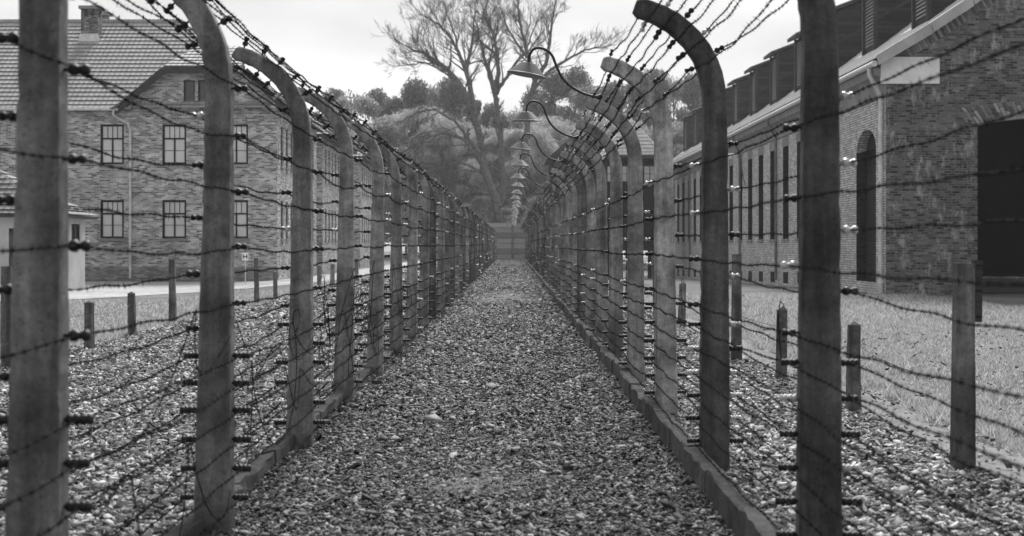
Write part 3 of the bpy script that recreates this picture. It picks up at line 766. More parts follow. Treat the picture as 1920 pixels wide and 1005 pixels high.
# slack thin wires between them
def run_wire(pts, label, seed):
    r = random.Random(seed); P = []
    for a, b in zip(pts[:-1], pts[1:]):
        a, b = Vector(a), Vector(b); s = r.uniform(.02,.07)
        for k in range(10): t = k/10; P.append(a.lerp(b,t) - Vector((0,0,4*s*t*(1-t))))
    P.append(Vector(pts[-1]))
    tag(MB().tube(P, .004, 4).build('plain_wire', M['thin_wire']), label, 'wire')
run_wire([(a[0],a[1]-.07,gz(a[0],a[1])+.55) for a in LL], 'thin plain wire strung low along the left lawn posts', 1)
run_wire([(a[0]+.07,a[1],gz(a[0],a[1])+.62) for a in RL], 'thin plain wire strung low along the right track posts', 2)

# ------------------------------------------------------------------ facade helpers
class Fac:                              # u along the wall, v up, w out of the wall
    def __init__(s, o, u, n): s.o, s.u, s.n = Vector(o), Vector(u), Vector(n)
    def P(s, u, v, w=0): return s.o + s.u*u + Vector((0,0,v)) + s.n*w
    def box(s, mb, u0, u1, v0, v1, w0, w1):
        p = [s.P(u,v,w) for w in (w0,w1) for (u,v) in ((u0,v0),(u1,v0),(u1,v1),(u0,v1))]
        return mb.add(p, [(3,2,1,0),(4,5,6,7),(0,1,5,4),(1,2,6,5),(2,3,7,6),(3,0,4,7)])
    def reveal(s, mb, h, depth):
        a,b,c,d = h; q = [(a,c),(b,c),(b,d),(a,d)]
        for k in range(4):
            p1, p2 = q[k], q[(k+1)%4]
            mb.add([s.P(*p1),s.P(*p2),s.P(p2[0],p2[1],-depth),s.P(p1[0],p1[1],-depth)],[(0,1,2,3)])
        return mb
    def sheet(s, mb, u0, u1, v0, v1, holes, depth, rev=True):
        us = sorted({u0,u1} | {h[0] for h in holes} | {h[1] for h in holes}); vs = sorted({v0,v1} | {h[2] for h in holes} | {h[3] for h in holes})
        us = [u for u in us if u0 <= u <= u1]; vs = [v for v in vs if v0 <= v <= v1]
        for i in range(len(us)-1):
            for j in range(len(vs)-1):
                cu, cv = (us[i]+us[i+1])/2, (vs[j]+vs[j+1])/2
                if any(h[0]<cu<h[1] and h[2]<cv<h[3] for h in holes): continue
                mb.add([s.P(us[i],vs[j]),s.P(us[i+1],vs[j]),s.P(us[i+1],vs[j+1]),s.P(us[i],vs[j+1])],[(0,1,2,3)])
        for (a,b,c,d) in (holes if rev else []):
            q = [(a,c),(b,c),(b,d),(a,d)]
            for k in range(4):
                p1, p2 = q[k], q[(k+1)%4]
                mb.add([s.P(*p1),s.P(*p2),s.P(p2[0],p2[1],-depth),s.P(p1[0],p1[1],-depth)],[(0,1,2,3)])
def window(fac, parent, u0, u1, v0, v1, depth, frame_mat, pane_mat, sill_mat=None, style='T', bars=.062):
    mb = MB(); w0, w1 = -depth+.01, -depth+.07; b = bars
    fac.box(mb,u0+.002,u0+b*1.5,v0,v1,w0,w1); fac.box(mb,u1-b*1.5,u1-.002,v0,v1,w0,w1); fac.box(mb,u0+b*1.5,u1-b*1.5,v1-b*1.5,v1-.002,w0,w1); fac.box(mb,u0+b*1.5,u1-b*1.5,v0+.002,v0+b*1.5,w0,w1)
    iu0, iu1, iv0, iv1 = u0+b*1.5, u1-b*1.5, v0+b*1.5, v1-b*1.5; W_ = w1-.012
    if style == 'T':
        tz = iv0+(iv1-iv0)*.66; fac.box(mb,iu0,iu1,tz-b*.6,tz+b*.6,w0,W_)
        um = (iu0+iu1)/2; fac.box(mb,um-b*.6,um+b*.6,iv0,tz-b*.6,w0,W_)
        for k in (1,2,3): uk = iu0+(iu1-iu0)*k/4; fac.box(mb,uk-b*.22,uk+b*.22,tz+b*.6,iv1,w0,W_-.012)
        zk = iv0+(tz-iv0)*.5; fac.box(mb,iu0,um-b*.6,zk-b*.15,zk+b*.15,w0,W_-.012); fac.box(mb,um+b*.6,iu1,zk-b*.15,zk+b*.15,w0,W_-.012)
    elif style == 'grid':
        nr = max(2, int((iv1-iv0)/.45))
        um = (iu0+iu1)/2; fac.box(mb,um-b*.4,um+b*.4,iv0,iv1,w0,W_)
        for k in range(1, nr): zk = iv0+(iv1-iv0)*k/nr; fac.box(mb,iu0,um-b*.4,zk-b*.3,zk+b*.3,w0,W_-.012); fac.box(mb,um+b*.4,iu1,zk-b*.3,zk+b*.3,w0,W_-.012)
    fr = mb.build('window', M[frame_mat], parent)
    fac.box(MB(),0,0,0,0,0,0)
    pm = MB(); pm.add([fac.P(u0,v0,-depth+.02),fac.P(u1,v0,-depth+.02),fac.P(u1,v1,-depth+.02),fac.P(u0,v1,-depth+.02)],[(0,1,2,3)]); pm.build('pane', M[pane_mat], fr)
    if sill_mat:
        sm = MB(); fac.box(sm,u0-.08,u1+.08,v0-.13,v0-.01,-depth*.5,.07); sm.build('sill', M[sill_mat], fr)
    return fr

# ------------------------------------------------------------------ left brick blocks
def tiled_slope(mb, a, b, c, d, rows, lip=.035):     # eave a-b, ridge d-c ; stepped courses
    a,b,c,d = map(Vector,(a,b,c,d)); nrm = (b-a).cross(d-a).normalized()
    if nrm.z < 0: nrm = -nrm
    for k in range(rows):
        t0, t1 = k/rows, (k+1)/rows
        ta = t0 - .25/rows if k else t0
        p = [a.lerp(d,ta)+nrm*(lip*1.9), b.lerp(c,ta)+nrm*(lip*1.9), b.lerp(c,t1)+nrm*.004, a.lerp(d,t1)+nrm*.004]
        q = [p[0]-nrm*.018, p[1]-nrm*.018]
        mb.add(p+q, [(0,1,2,3),(4,5,1,0)])
def hip_roof(mb, x0, x1, y0, y1, ze, zr, rows, left_hip=False, right_hip=True):
    ym = (y0+y1)/2; h = (y1-y0)/2*.9
    rl = x0 + (h if left_hip else 0); rr_ = x1 - (h if right_hip else 0)
    tiled_slope(mb,(x0,y0,ze),(x1,y0,ze),(rr_,ym,zr),(rl,ym,zr),rows)
    tiled_slope(mb,(x1,y1,ze),(x0,y1,ze),(rl,ym,zr),(rr_,ym,zr),6)
    if right_hip: tiled_slope(mb,(x1,y0,ze),(x1,y1,ze),(rr_,ym,zr),(rr_,ym,zr),rows)
    if left_hip: tiled_slope(mb,(x0,y1,ze),(x0,y0,ze),(rl,ym,zr),(rl,ym,zr),rows)
D1 = 65.0
def bx(px): return XX(px, D1)
def bz(py): return ZZ(py, D1)
blk = empty('brick_block', (0,0,0))
tag(blk, 'large two storey brick block with tiled roof and gable, left side', 'building', 'brick blocks beyond the left fence')
fx_ = Fac((0,D1,0),(1,0,0),(0,-1,0)); XR = bx(519)
wins = [(bx(a),bx(b),bz(y1),bz(y0)) for (y0,y1) in ((233,308),(375,447)) for (a,b) in ((187,231),(303,348),(419,464),(72,116),(-45,-1),(-160,-116))]
gw = [(bx(a),bx(b),bz(192),bz(150)) for a,b in ((343,364),(370,391),(397,418))]
wall = MB(); fx_.sheet(wall, -46, XR, -.3, bz(205), wins, .16)
zt = bz(205); zg = bz(130); gl, g1, g2, gr_ = bx(228), bx(310), bx(462), XR
fx_.sheet(wall, g1, g2, zt, zg, gw, .16)
wall.add([(gl,D1,zt),(g1,D1,zt),(g1,D1,zg)],[(0,1,2)]); wall.add([(g2,D1,zt),(gr_,D1,zt),(gr_,D1,zt+.25),(g2,D1,zg)],[(0,1,2,3)])
fy = Fac((XR,D1,0),(0,1,0),(1,0,0)); sw = []
for k in range(8):
    for (v0,v1) in ((wins[0][2],wins[0][3]),(wins[6][2],wins[6][3])): sw.append((1.0+1.45*k, 1.7+1.45*k, v0, v1))
fy.sheet(wall, 0, 13, -.3, zt, sw, .16)
wall.add([(-46,D1+13,-.3),(XR,D1+13,-.3),(XR,D1+13,zt),(-46,D1+13,zt)],[(0,1,2,3)])
wall.build('wall', M['brick_grey'], blk)
MB().add([fx_.P(-46,-.3,.05),fx_.P(XR+.05,-.3,.05),fx_.P(XR+.05,.55,.05),fx_.P(-46,.55,.05),fx_.P(-46,.58,0),fx_.P(XR,.58,0)],[(0,1,2,3),(3,2,5,4)]).build('plinth', M['brick_plinth'], blk)
for w in wins: window(fx_, blk, *w, .14, 'frame_dark', 'pane_pale', 'plaster_grey', 'T')
for w in gw: window(fx_, blk, *w, .14, 'frame_dark', 'pane_dark', None, 'none', .04)
for w in sw: window(fy, blk, *w, .14, 'frame_dark', 'pane_dark', 'plaster_grey', 'none')
roof = MB(); ye, yr = D1-.4, 71.5; zr = ZZ(42, 71.5)
hip_roof(roof, -46, XR+.35, D1-.4, D1+13.4, zt, zr, 22, False, True)
ym = D1-.4 + (zg-zt)/((zr-zt)/6.9)
tiled_slope(roof,(gl-.25,D1-.45,zt-.1),(gl-.25,ym-3.2,zt-.1),(g1,ym,zg+.05),(g1,D1-.45,zg+.05),6)
tiled_slope(roof,(gr_+.55,ym-3.2,zt-.05),(gr_+.55,D1-.45,zt-.05),(g2,D1-.45,zg+.05),(g2,ym,zg+.05),6)
tiled_slope(roof,(g1,D1-.45,zg+.08),(g2,D1-.45,zg+.08),(g2-.9,ym+.9,zg+1.5),(g1+.9,ym+.9,zg+1.5),7)
ro = roof.build('roof', M['tiles'], blk)
MB().tube([(-46,71.5,zr+.05),(XR+.35-6.2,71.5,zr+.05)], .12, 8).build('ridge_tiles', M['tiles'], ro)
fb = MB()
fb.bar((gl-.3,D1-.47,zt-.18),(g1,D1-.47,zg-.1),.06,.30); fb.bar((g1,D1-.47,zg-.07),(g2,D1-.47,zg-.07),.06,.34); fb.bar((g2,D1-.47,zg-.1),(gr_+.6,D1-.47,zt-.18),.06,.30)
fb.box(-46,gl-.3,D1-.38,D1-.02,zt-.10,zt-.03)
fb.build('fascia', M['fascia'], ro)
MB().add([(gl-.2,D1-.44,zt-.2),(g1,D1-.44,zg-.1),(g1,D1,zg-.1),(gl-.2,D1,zt-.2)],[(0,1,2,3)]).add([(g1,D1-.44,zg-.12),(g2,D1-.44,zg-.12),(g2,D1,zg-.12),(g1,D1,zg-.12)],[(0,1,2,3)]).build('soffit', M['fascia'], ro)
gut = MB(); gut.tube([(-46,D1-.48,zt-.04),(bx(226),D1-.48,zt-.04)], .075, 8); gut.build('gutter', M['zinc'], blk)
dp = MB(); dp.tube([(bx(217),D1-.46,zt-.1),(bx(217),D1-.46,zt-.3),(bx(222),D1-.3,zt-.42),(bx(240),D1-.09,bz(232)),(bx(244),D1-.09,bz(245)),(bx(244),D1-.09,.05)], .065, 8); dp.build('downpipe', M['zinc'], blk)
def chimney(x0,x1,y,z0,z1,par,mat='brick_dark'):
    mb = MB(); w = x1-x0; mb.box(x0,x1,y-w*.45,y+w*.45,z0,z1-.5)
    for i in (0,1):
        for j in (-1,1): mb.box(x0 if i==0 else x1-.16, x0+.16 if i==0 else x1, y+j*w*.45-(.16 if j>0 else 0), y+j*w*.45+(0 if j>0 else .16), z1-.5, z1-.15)
    mb.box(x0+w/2-.08,x0+w/2+.08,y-w*.45,y+w*.45,z1-.5,z1-.15)
    ch = mb.build('chimney', M[mat], par)
    MB().box(x0-.1,x1+.1,y-w*.45-.1,y+w*.45+.1,z1-.15,z1).build('cap', M['plaster_grey'], ch)
    MB().prism([(x0-.12,z0-.1),(x1+.12,z0-.1),(x1+.03,z0+.28),(x0-.03,z0+.28)], y-w*.45-.05, y-w*.45-.01).build('flashing', M['zinc'], ch)
Dc = 70.2; chimney(XX(155,Dc),XX(186,Dc),Dc,ZZ(76,Dc),ZZ(13,Dc),ro)
Dc = 75.0; chimney(XX(184,Dc),XX(202,Dc),Dc,ZZ(60,Dc),ZZ(24,Dc),ro)
sk = MB()
for px in (105,222,268,300): sk.tube([(XX(px,71.5),71.5,zr),(XX(px,71.5),71.5,zr+.35)], .025, 5)
sk.build('lightning_rods', M['frame_dark'], ro)

def side_block(y0, y1, x0, label, n):
    b = empty('brick_block', (0,0,0)); tag(b, label, 'building', 'brick blocks beyond the left fence')
    f1 = Fac((0,y0,0),(1,0,0),(0,-1,0)); f2 = Fac((XR,y0,0),(0,1,0),(1,0,0))
    vv = ((wins[0][2],wins[0][3]),(wins[6][2],wins[6][3]))
    h2 = [(1.1+1.5*k, 1.75+1.5*k, a, c) for k in range(n) for (a,c) in vv]
    h1 = [(XR-2.2-3*k, XR-1.1-3*k, a, c) for k in range(5) for (a,c) in vv]
    m = MB(); f1.sheet(m, x0, XR, -.3, zt, h1, .16); f2.sheet(m, 0, y1-y0, -.3, zt, h2, .16)
    m.add([(x0,y1,-.3),(XR,y1,-.3),(XR,y1,zt),(x0,y1,zt)],[(0,1,2,3)])
    m.build('wall', M['brick_grey'], b)
    for w in h1: window(f1, b, *w, .14, 'frame_dark', 'pane_pale', 'plaster_grey', 'T')
    for w in h2: window(f2, b, *w, .14, 'frame_dark', 'pane_dark', 'plaster_grey', 'none')
    r = MB(); hip_roof(r, x0, XR+.45, y0-.45, y1+.45, zt, zt+4.6, 20, True, True); r2 = r.build('roof', M['tiles'], b)
    MB().box(x0, XR+.45, y0-.45, y1+.45, zt-.16, zt-.03).build('eave', M['fascia'], r2)
side_block(80.5, 94, -34, 'second brick block in the left row, seen between fence posts', 8)
side_block(100.5, 114, -34, 'farthest brick block in the left row with dark eaves', 8)

# ------------------------------------------------------------------ white hut, far left
hut = empty('hut', (0,0,0)); tag(hut, 'small white plastered hut with hipped roof at the left edge', 'hut')
hx0, hx1, hy0, hy1, hz = -25.0, XX(100,50), 50.0, 53.65, ZZ(400,50)
fh = Fac((0,hy0,0),(1,0,0),(0,-1,0)); hw = (2.0,3.05,ZZ(466,52.5),ZZ(420,52.5)); hd = (XX(15,50),XX(32,50),0.0,ZZ(428,50))
m = MB(); fh.sheet(m, hx0, hx1, -.2, hz, [hd], .12); fh2 = Fac((hx1,hy0,0),(0,1,0),(1,0,0)); fh2.sheet(m,0,3.65,-.2,hz,[hw],.1)
m.build('wall', M['plaster_white'], hut); window(fh2, hut, *hw, .1, 'frame_dark', 'pane_dark', None, 'grid', .05)
MB().box(hd[0],hd[1],hy0+.06,hy0+.1,hd[2],hd[3]).build('door', M['timber_dark'], hut)
m = MB(); zr2 = ZZ(316,51.8); rx = XX(-10,51.8)
tiled_slope(m,(hx0,hy0-.5,hz-.05),(hx1+.35,hy0-.5,hz-.05),(rx,51.8,zr2),(hx0,51.8,zr2),9); tiled_slope(m,(hx1+.35,hy0-.5,hz-.05),(hx1+.35,hy1+.5,hz-.05),(rx,51.8,zr2),(rx,51.8,zr2),9)
M['hut_tiles'] = tile_mat('dark_hut_tiles', .2); hr = m.build('roof', M['hut_tiles'], hut); MB().box(hx0,hx1+.35,hy0-.5,hy1+.5,hz-.14,hz-.06).build('eave', M['fascia'], hr)
MB().tube([(hx1+.12,hy0-.1,hz-.1),(hx1+.2,hy0-.1,0)], .05, 6).build('downpipe', M['zinc_dark'], hut)

# ------------------------------------------------------------------ small sign
sg = empty('small_sign', (XX(459,57),57,0)); tag(sg, 'small white square sign with black H on a thin pole', 'sign')
zs = ZZ(481,57); MB().tube([(0,0,0),(0,0,zs-.12)], .022, 6).build('pole', M['zinc'], sg)
pl = MB().box(-.15,.15,-.03,-.005,zs-.15,zs+.15).build('plate', M['sign'], sg)
q = MB(); q.box(-.085,-.045,-.036,-.031,zs-.09,zs+.09); q.box(.045,.085,-.036,-.031,zs-.09,zs+.09); q.box(-.045,.045,-.036,-.031,zs-.02,zs+.02)
q.box(-.135,-.12,-.036,-.031,zs-.135,zs+.135); q.box(.12,.135,-.036,-.031,zs-.135,zs+.135); q.build('letter', M['ink'], pl)

# ------------------------------------------------------------------ right brick building
RX, RY0, RY1 = 12.35, 47.0, 128.0
def RXp(px): return XX(px, RY0)
def RZp(py): return ZZ(py, RY0)
kit = empty('kitchen_building', (0,0,0)); tag(kit, 'long brick building with dark dormers and tall narrow windows, right', 'building')
fl = Fac((RX,0,0),(0,1,0),(-1,0,0))
ztop = 6.75
def wy(px): return RX*F/(px-VX)
holes = []
for k in range(23):
    yc = 54.6 + 3.19*k
    if yc > RY1-2: break
    holes.append((yc-.66, yc+.66, 1.85-.004*k, 6.02))
nich = (48.25, 51.0, .30, 5.60)
m = MB(); fl.sheet(m, RY0, RY1, -1.6, ztop, holes + [nich], .38, False)
# arched head of the niche: fill the corners
uc, hr_ = (nich[0]+nich[1])/2, (nich[1]-nich[0])/2; spr = nich[3]-.75
pts = [(uc+hr_*math.cos(t), spr+.75*math.sin(t)) for t in [math.pi*k/14 for k in range(15)]]
for k in range(14):
    a, b = pts[k], pts[k+1]
    m.add([fl.P(a[0],a[1]), fl.P(b[0],b[1]), fl.P(b[0],nich[3]+.001), fl.P(a[0],nich[3]+.001)],[(0,1,2,3)])
    m.add([fl.P(a[0],a[1]), fl.P(b[0],b[1]), fl.P(b[0],b[1],-.38), fl.P(a[0],a[1],-.38)],[(0,1,2,3)])
m.build('side_wall', M['brick_pale'], kit)
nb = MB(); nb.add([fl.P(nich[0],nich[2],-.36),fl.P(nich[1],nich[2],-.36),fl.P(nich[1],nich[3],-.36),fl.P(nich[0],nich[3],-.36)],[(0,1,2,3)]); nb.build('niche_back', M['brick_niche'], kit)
for h in holes:
    wf = window(fl, kit, *h, .34, 'frame_dark', 'pane_dark', 'plaster_grey', 'grid', .05)
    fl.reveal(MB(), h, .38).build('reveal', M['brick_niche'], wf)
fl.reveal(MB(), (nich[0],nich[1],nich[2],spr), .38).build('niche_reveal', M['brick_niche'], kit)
for k, h in enumerate(holes):
    n = 6; lt = MB()
    for q in range(n):
        u0 = h[0]-.12 + (h[1]-h[0]+.24)*q/n; fl.box(lt, u0+.008, u0+(h[1]-h[0]+.24)/n-.008, h[3]+.005, h[3]+.42+.02*math.sin(q), -.02, .012)
    lt.build('lintel', M['plaster_grey'], kit)
# basement lights
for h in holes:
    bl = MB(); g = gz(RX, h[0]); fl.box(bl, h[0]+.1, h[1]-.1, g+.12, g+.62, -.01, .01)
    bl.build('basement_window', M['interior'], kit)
# gable end
GX1 = 28.0; rz = [(11.95,7.72),(13.75,8.80),(15.1,9.70),(20.1,13.5),(25.2,9.7),(26.5,8.8),(28.3,7.72)]
def rake(x):
    for a, b in zip(rz[:-1], rz[1:]):
        if a[0] <= x <= b[0]: return a[1]+(b[1]-a[1])*(x-a[0])/(b[0]-a[0])
fe = Fac((0,RY0,0),(1,0,0),(0,-1,0))
ox0, ox1, oz0, oz1 = RXp(1832), RXp(1832)+6.0, RZp(519), 5.53
m = MB()
fe.sheet(m, RX, GX1-.35, -1.6, 6.6, [(ox0,ox1,oz0,6.3)], .5)
# segmental arch infill
oc = (ox0+ox1)/2; ow = (ox1-ox0)/2; rise = .30
def arch(u): return oz1 + rise*(1-((u-oc)/ow)**2)
ks = [ox0+(ox1-ox0)*k/16 for k in range(17)]
for a, b in zip(ks[:-1], ks[1:]):
    m.add([fe.P(a,arch(a)),fe.P(b,arch(b)),fe.P(b,6.3),fe.P(a,6.3)],[(0,1,2,3)])
    m.add([fe.P(a,arch(a)),fe.P(b,arch(b)),fe.P(b,arch(b),-.5),fe.P(a,arch(a),-.5)],[(0,1,2,3)])
gx = [RX,12.8,13.3,13.75,14.4,15.1,17,18.5,20.1,22,25.2,26.5,GX1-.35]
for a, b in zip(gx[:-1], gx[1:]): m.add([fe.P(a,6.6),fe.P(b,6.6),fe.P(b,rake(b)-.05),fe.P(a,rake(a)-.05)],[(0,1,2,3)])
m.add([(GX1-.35,RY0,-1.6),(GX1-.35,RY1,-1.6),(GX1-.35,RY1,7.6),(GX1-.35,RY0,7.6)],[(0,1,2,3)])
m.add([(RX,RY1,-2.5),(GX1-.35,RY1,-2.5),(GX1-.35,RY1,7.6),(20.1,RY1,13.4),(RX,RY1,7.6)],[(0,1,2,3,4)])
m.build('gable_wall', M['brick_dark'], kit)
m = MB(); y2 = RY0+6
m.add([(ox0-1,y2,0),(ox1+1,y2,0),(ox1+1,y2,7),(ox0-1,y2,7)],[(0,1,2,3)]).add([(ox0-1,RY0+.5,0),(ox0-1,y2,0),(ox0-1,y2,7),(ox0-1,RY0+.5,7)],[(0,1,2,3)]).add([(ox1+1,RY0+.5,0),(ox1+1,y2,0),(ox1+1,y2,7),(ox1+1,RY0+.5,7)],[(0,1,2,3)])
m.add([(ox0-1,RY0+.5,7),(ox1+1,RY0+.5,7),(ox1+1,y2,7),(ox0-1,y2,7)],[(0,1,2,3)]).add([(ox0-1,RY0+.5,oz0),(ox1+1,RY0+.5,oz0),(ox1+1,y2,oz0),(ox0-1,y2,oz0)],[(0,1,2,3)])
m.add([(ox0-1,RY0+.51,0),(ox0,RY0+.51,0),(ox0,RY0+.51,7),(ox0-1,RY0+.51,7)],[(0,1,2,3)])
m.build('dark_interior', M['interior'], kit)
sl = MB(); sl.box(ox0-.0,ox1,RY0-.06,RY0+.02,-.3,oz0-.05); sl.build('doorway_boards', M['timber_dark'], kit)
vz = MB(); nn = 48; r = random.Random(4)
for k in range(nn):
    u0 = ox0-.12+(ox1-ox0+.24)*k/nn; u1 = ox0-.12+(ox1-ox0+.24)*(k+1)/nn; uc_ = (u0+u1)/2; sl_ = (uc_-oc)*.12
    zb = arch(min(max(uc_,ox0),ox1)); h_ = .58; g = .009
    for (c0, c1) in (((0,.28),(.29,.58)) if k % 2 else ((0,.14),(.15,.43),(.44,.58))) if True else ():
        p = [(u0+g+sl_*c0,zb+c0),(u1-g+sl_*c0,zb+c0),(u1-g+sl_*c1,zb+c1),(u0+g+sl_*c1,zb+c1)] if False else None
    for (c0, c1) in ([(0,.275),(.29,.58)] if k % 2 else [(0,.13),(.145,.43),(.445,.58)]):
        a = Vector((u0+g+sl_*c0*2,0,zb+c0)); b = Vector((u1-g+sl_*c0*2,0,zb+c0)); c = Vector((u1-g+sl_*c1*2,0,zb+c1)); d = Vector((u0+g+sl_*c1*2,0,zb+c1))
        w = .012+r.uniform(0,.01)
        vz.add([(p.x,RY0-w,p.z) for p in (a,b,c,d)]+[(p.x,RY0+.02,p.z) for p in (a,b,c,d)],[(0,1,2,3),(0,1,5,4),(1,2,6,5),(2,3,7,6),(3,0,4,7)])
M['voussoir'] = island_mat('arch_bricks', .06, .36)
vz.build('arch', M['voussoir'], kit)
pb = MB(); pb.box(RXp(1650),RXp(1760),RY0-.05,RY0+.05,RZp(157),RZp(107)); pb.build('plaster_band', M['plaster'], kit)
# soldier course under the rake
sc = MB()
for k in range(46):
    x = 12.7+k*.085; zt_ = rake(x)-.17; l = .42; dx, dz = .5*l, -.86*l
    if zt_+dz > RZp(107)-.02 or x+dx > RXp(1762): sc.add([(x,RY0-.02,zt_),(x+.065,RY0-.02,zt_+.045),(x+.065+dx,RY0-.02,zt_+.045+dz),(x+dx,RY0-.02,zt_+dz)],[(0,1,2,3)])
sc.build('rake_course', M['voussoir'], kit)
# roof sheets
m = MB(); y0, y1 = RY0-.45, RY1+.4
for a, b in zip(rz[:-1], rz[1:]):
    n = 12
    for k in range(n):
        t0, t1 = k/n, (k+1)/n; s = 1 if a[0] < 20 else -1
        xa, za, xb, zb = a[0]+(b[0]-a[0])*t0, a[1]+(b[1]-a[1])*t0, a[0]+(b[0]-a[0])*t1, a[1]+(b[1]-a[1])*t1
        m.add([(xa,y0,za+(.03 if s>0 else 0)),(xa,y1,za+(.03 if s>0 else 0)),(xb,y1,zb+(0 if s>0 else .03)),(xb,y0,zb+(0 if s>0 else .03)),(xa,y0,za),(xa,y1,za)],[(0,1,2,3),(4,5,1,0)])
rf = m.build('roof', M['tiles_pale'], kit)
vb = MB()
for a, b in zip(rz[:4], rz[1:4]):
    vb.add([(a[0]-.05,y0-.03,a[1]+.06),(b[0]-.05,y0-.03,b[1]+.06),(b[0]+.02,y0-.03,b[1]-.30),(a[0]+.05,y0-.03,a[1]-.26)],[(0,1,2,3)])
    vb.add([(a[0]-.05,y0-.03,a[1]+.06),(b[0]-.05,y0-.03,b[1]+.06),(b[0]-.05,y0+.35,b[1]+.06),(a[0]-.05,y0+.35,a[1]+.06)],[(0,1,2,3)])
vb.build('verge_board', M['roof_metal'], rf)
MB().add([(12.0,y0,7.5),(12.0,RY0,7.5),(20.1,RY0,13.2),(20.1,y0,13.2)],[(0,1,2,3)]).build('verge_soffit', M['fascia'], rf)
# cove cornice and gutter
prof = [(RX,6.48),(RX-.06,6.50),(RX-.06,6.60),(RX-.02,6.66)] + [(RX-.02-.30*(1-math.cos(t)), 6.68+.50*math.sin(t)) for t in [math.pi/2*k/6 for k in range(7)]] + [(RX-.36,7.30),(RX-.40,7.42),(RX,7.42)]
m = MB(); m.prism(prof, RY0-.03, RY1); m.build('cornice', M['plaster_grey'], kit)
m = MB(); m.tube([(11.87,RY0-.45,7.52),(11.87,RY1,7.52)], .10, 12); m.build('gutter', M['zinc'], kit)
MB().box(11.92,RX,RY0-.02,RY1,7.43,7.62).build('eave_board', M['fascia'], kit)
for y in (47.25, 66.0, 76.5, 87, 98, 109):
    g = gz(RX,y); m = MB()
    m.tube([(11.87,y,7.45),(11.87,y,7.2),(11.93,y,7.1),(12.2,y,6.62),(12.24,y,6.5),(12.24,y,g+.25)], .065 if y > 50 else .075, 10)
    for z in (5.6, 3.9, 2.2): m.lathe([(.08,0),(.08,.05)], Matrix.Translation((12.24,y,z)), 10)
    if y < 50: m.lathe([(.1,0),(.1,.35),(.08,.4)], Matrix.Translation((12.24,y,g)), 10)
    m.build('downpipe', M['zinc'] if y < 50 else M['zinc_dark'], kit)
# dormers
def dormer(y):
    fxx = 15.0; zb = rake(fxx) - .05; ztp = ZZ(5, fxx*F/(1590-VX)); w = 1.9; sl = .40
    # back of the dormer meets the main roof
    xb = 19.6
    zb2 = rake(xb); zt2 = max(ztp+sl*(xb-fxx), zb2)
    m = MB(); m.prism([(fxx,zb),(xb,zb2-.1),(xb,zt2),(fxx,ztp)], y, y+w)
    d = m.build('dormer', M['timber_dark'], rf)
    for yy_ in (y+.02, y+w-.02): MB().bar((fxx-.05,yy_,zb),(fxx-.05,yy_,ztp),.16,.16,(0,1,0)).build('corner_post', M['fascia'], d)
    t = MB(); t.bar((fxx-.04,y-.03,(zb+ztp)/2-.1),(fxx+2.6,y-.03,(zb+ztp)/2+1.35),.05,.14)
    t.build('brace', M['fascia'], d)
    lv = MB()
    for k in range(16):
        z = zb+.3+(ztp-zb-.5)*k/16; lv.add([(fxx-.06,y+.2,z),(fxx-.06,y+w-.2,z),(fxx-.01,y+w-.2,z+.1),(fxx-.01,y+.2,z+.1)],[(0,1,2,3)])
    lv.build('louvres', M['plaster_grey'], d)
    rt = MB(); rt.prism([(fxx-.45,ztp-.12),(xb+.1,zt2+.03),(xb+.1,zt2+.13),(fxx-.45,ztp-.0)], y-.3, y+w+.3); rt.build('roof', M['fascia'], d)
    rt = MB(); rt.prism([(fxx-.47,ztp+.02),(xb+.1,zt2+.15),(xb+.1,zt2+.19),(fxx-.47,ztp+.06)], y-.32, y+w+.32); rt.build('roof_sheet', M['roof_metal'], d)
for y in (51.0, 58.5, 65.7, 73.0, 80.1, 87.0, 94.0, 101.0, 108.0, 115.0, 121.5): dormer(y)
# wall lamp
wl = empty('wall_lamp', (RX,75.2,0)); tag(wl, 'small white street-type lamp on the long brick wall', 'lamp')
zl = ZZ(292, 75.2)
MB().tube([(0,0,zl-1.6),(-.12,0,zl-1.2),(-.25,0,zl-.15),(-.45,0,zl)], .03, 6).build('bracket', M['zinc_dark'], wl)
MB().lathe([(.04,0),(.11,.08),(.15,.3),(.13,.55),(.06,.62)], Matrix.Translation((-.4,0,zl)) @ Matrix.Rotation(R(-95),4,'Y'), 12).build('head', M['sign'], wl, True)

# ------------------------------------------------------------------ watchtower and dark shed
tw = empty('watchtower', (0,0,0)); tag(tw, 'dark boarded watchtower with pale pyramid roof behind the right fence', 'watchtower')
Dt = 100.0; tx0, tx1 = XX(1132,Dt), XX(1238,Dt); te = ZZ(291,Dt); tcx = (tx0+tx1)/2; g0 = gz(8,Dt)
MB().box(tx0+.25,tx1-.25,Dt+.3,Dt+4.1,ZZ(470,Dt),te-.05).build('cabin', M['timber_black'], tw)
ft = Fac((0,Dt+.3,0),(1,0,0),(0,-1,0))
for a, b in ((1136,1153),(1164,1186),(1205,1231)):
    u0,u1,v0,v1 = XX(a,Dt),XX(b,Dt),ZZ(342,Dt),ZZ(309,Dt); mb = MB()
    fr = window(Fac((0,Dt+.3,0),(1,0,0),(0,-1,0)), tw, u0,u1,v0,v1, -.03, 'frame_dark', 'pane_dark', None, 'grid', .06)
M['pane_grey'] = plain('grey_sky_pane', .5, .15, .2, 2, spec=.7)
for o in tw.children_recursive:
    if o.name.startswith('pane'): o.data.materials[0] = M['pane_grey']
for x in (tx0+.4, tcx, tx1-.4):
    for y in (Dt+.5, Dt+3.9): MB().box(x-.14,x+.14,y-.14,y+.14,g0-.1,ZZ(470,Dt)-.002).build('leg', M['timber_black'], tw)
m = MB(); zp = ZZ(222,Dt+2); ap = (tcx,Dt+2.2,zp); o_ = .25
